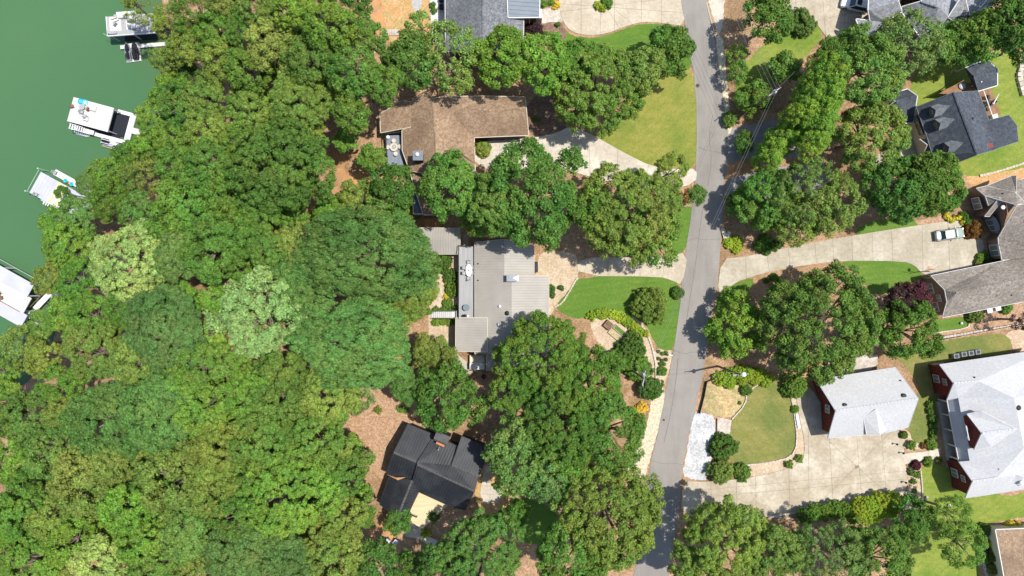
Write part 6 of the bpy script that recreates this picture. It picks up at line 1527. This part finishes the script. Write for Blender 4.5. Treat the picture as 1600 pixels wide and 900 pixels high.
for i, (x, y) in enumerate(((1495,556.5),(1507,553.5),(1518,552),(1529,550))):
    o = thing('air_conditioner', 'grey air conditioner behind the pale roofed house, %s from the left' % ordinal(i), 'air conditioner', W(x,y,.9)*np.array((1,1,0)), R_(8), 'air conditioners behind the house'); part('cabinet', MB().box((0,0,.42),(.8,.7,.84)), M['grey_gravel'], o); part('grille', MB().box((0,0,.86),(.84,.74,.05)), M['mt_slate'], o); part('fan', MB().lathe((0,0,.885),[(.28,0),(.26,.02)],14), M['dark'], o)
for i, (x, y) in enumerate(((1547,485),(1560,481.5))):
    o = thing('air_conditioner', ('left','right')[i]+' white air conditioner below the taupe garage wing', 'air conditioner', W(x,y,.9)*np.array((1,1,0)), R_(11), 'air conditioners below the taupe roof'); part('cabinet', MB().box((0,0,.42),(.8,.75,.84)), M['mt_lilac'], o); part('grille', MB().box((0,0,.86),(.84,.79,.05)), M['white'], o); part('fan', MB().lathe((0,0,.885),[(.28,0),(.26,.02)],14), M['steel'], o)
o = thing('bench', 'maroon slatted bench on the straw strip beside the street', 'bench', W(995,661,.6)*np.array((1,1,0)), R_(70))
for k_ in range(4): part('seat_slat', MB().box((0,-.3+k_*.2,.42),(1.5,.16,.05)), M['maroon'], o)
for k_ in range(3): part('back_slat', MB().box((0,.46,.55+k_*.17),(1.5,.05,.13)), M['maroon'], o)
for x in (-.6,.6): part('leg', MB().box((x,.1,.2),(.08,.8,.4)), M['dark'], o)
o = thing('planter_box', 'dark timber compost box on the tan bed', 'box', W(951,508,.7)*np.array((1,1,0)), R_(-40))
for (dx,dy,sx,sy) in ((0,.55,1.2,.08),(0,-.55,1.2,.08),(.56,0,.08,1.02),(-.56,0,.08,1.02)): part('side_board', MB().box((dx,dy,.35),(sx,sy,.7)), M['wood'], o)
part('lid', MB().box((0,0,.6),(1.04,1.02,.06)), M['darkmulch'], o)
for i, (x, y) in enumerate(((968,516),(960,523))):
    o = thing('raised_bed', ('leafy raised bed on the tan gravel, upper','bare raised bed on the tan gravel, lower')[i], 'planter', W(x,y,.3)*np.array((1,1,0)), R_(-40))
    for (dx,dy,sx,sy) in ((0,.36,2.0,.07),(0,-.36,2.0,.07),(.97,0,.07,.66),(-.97,0,.07,.66)): part('side_board', MB().box((dx,dy,.17),(sx,sy,.34)), M['barkpale'], o)
    part('soil', MB().box((0,0,.14),(1.86,.64,.26)), M['lawn' if i == 0 else 'straw'], o)
o = thing('mailbox', 'white mailbox at the kerb of the tan strip', 'mailbox', W(1048,555,1.2)*np.array((1,1,0)), R_(-15)); part('post', MB().box((0,0,.5),(.1,.1,1.0)), M['white'], o); part('box', MB().tube((-.3,0,1.1),(.3,0,1.1),.13,.13,10), M['white'], o); part('flag', MB().box((.1,.15,1.15),(.12,.02,.08)), M['red'], o)
o = thing('basketball_hoop', 'basketball hoop at the corner of the brick garage wing', 'hoop', W(1453,424,3.2)*np.array((1,1,0)), R_(100)); part('pole', MB().tube((0,0,0),(0,0,3.1),.07), M['dark'], o); part('backboard', MB().box((.25,0,3.3),(.06,1.2,.8)), M['wood'], o); part('rim', MB().lathe((.55,0,3.05),[(.23,0),(.25,.02),(.23,.04)],14), M['orange'], o)
o = thing('drain_grate', 'square dark drain grate in the middle of the forecourt', 'drain', W(1338.5,729)+np.array((0,0,.095)), R_(4)); part('frame', MB().box((0,0,.004),(.62,.62,.03)), M['rock'], o)
for k_ in range(5): part('bar', MB().box((-.22+k_*.11,0,.025),(.06,.5,.03)), M['darkmulch'], o)
o = thing('stone_slab_bench', 'white marble slab bench on the narrow border by the lawn', 'bench', W(1247,658,.4)*np.array((1,1,0)), R_(-80)); part('seat', MB().box((0,0,.38),(2.3,.42,.1)), M['white'], o); part('leg', MB().box((.8,0,.17),(.2,.36,.34)), M['white'], o); part('leg', MB().box((-.8,0,.17),(.2,.36,.34)), M['white'], o)
for i, (x, y, l_) in enumerate(((1448,777,'white garden marker on the lawn by the gravel edging'),(1483,789,'white yard box on the lawn below the pale roofed house'),(1502,505,'white ball light on the small mown panel'))):
    o = thing('garden_light', l_, 'garden light', W(x,y,.2)*np.array((1,1,0))); part('base', MB().lathe((0,0,0),[(.1,0),(.08,.15)],8), M['steel'], o); part('globe', MB().lathe((0,0,.15),[(.08,0),(.2,.1),(.2,.2),(.08,.3)],10), M['white'], o)
for i, (x, y) in enumerate(((1401,694),(1415,754),(1411,708))):
    o = thing('lamp_post', 'short black lamp post at the forecourt edge, %s' % ('by the garage corner','lowest','at the walk')[i], 'lamp', W(x,y,.7)*np.array((1,1,0))); part('post', MB().tube((0,0,0),(0,0,.6),.05), M['dark'], o); part('lantern', MB().lathe((0,0,.6),[(.1,0),(.16,.15),(.18,.3),(.04,.42)],8), M['dark'], o)
o = thing('manhole_cover', 'small round iron cover in the upper street', 'manhole', W(1090,134)+np.array((0,0,.115))); part('ring', MB().lathe((0,0,0),[(.3,0),(.3,.015)],16), M['darkmulch'], o); part('lid', MB().lathe((0,0,.015),[(.25,0),(.24,.012)],16), M['dark'], o)
o = thing('manhole_cover', 'tiny iron cover in the lower street beside the bench', 'manhole', W(1037,656)+np.array((0,0,.115))); part('ring', MB().lathe((0,0,0),[(.18,0),(.18,.015)],14), M['darkmulch'], o); part('lid', MB().lathe((0,0,.015),[(.14,0),(.13,.012)],14), M['dark'], o)
# charcoal house deck furniture
lc = W(1540,163,1.62)
table_round(lc, .5, .7, M['dark'], 'dark table on the deck of the charcoal roofed house')
for i, (dx,dy) in enumerate(((.1,1.0),(-.3,-.9),(.8,.1))): chair((lc[0]+dx,lc[1]+dy,1.61), i*2., M['dark'], 'black chair at the charcoal house deck table, %s' % ('upper','lower','outer')[i], .5)
o = thing('patio_umbrella', 'folded white umbrella on the charcoal house deck', 'umbrella', W(1548,158,1.62), R_(62)); part('pole', MB().tube((0,0,0),(.1,0,1.1),.03), M['steel'], o); part('canopy', MB().tube((-.9,0,1.1),(.9,0,1.2),.14,.05,8), M['white'], o)
o = thing('storage_box', 'white storage box at the lower end of the charcoal house deck', 'box', W(1551,183,1.62), R_(18)); part('body', MB().box((0,0,.25),(.8,.6,.5)), M['white'], o); part('lid', MB().box((0,0,.53),(.86,.66,.06)), M['white_deck'], o)
o = thing('hot_tub', 'round pale hot tub on the shaded timber deck', 'hot tub', W(1500,136,1.62)); part('shell', MB().lathe((0,0,0),[(.5,0),(.52,.6),(.4,.62),(.38,.4)],16), M['grey_gravel'], o); part('cover', MB().lathe((0,0,.6),[(.4,0),(.36,.06)],16), M['mt_lilac'], o)
o = thing('wooden_steps', 'grey plank steps in the orange clay yard', 'steps', W(613,51)+np.array((0,0,.02)), R_(0))
for k_ in range(8): part('plank', MB().box((-.8+k_*.26,0,.06+.01*k_),(.22,.9,.08)), M['rock'], o)
for i, y in enumerate((3,14)):
    o = thing('patio_chair', 'dark round chair on the white patio, %s' % ('upper' if i == 0 else 'lower'), 'chair', W(690,y)+np.array((0,0,.11))); part('seat', MB().lathe((0,0,.35),[(.36,0),(.38,.05),(.3,.1)],14), M['dark'], o); part('backrest', MB().lathe((0,.1,.45),[(.38,0),(.4,.25)],14), M['dark'], o); part('base', MB().lathe((0,0,0),[(.25,0),(.08,.05),(.08,.35)],10), M['steel'], o)
# deadwood lying in the crowns' gaps
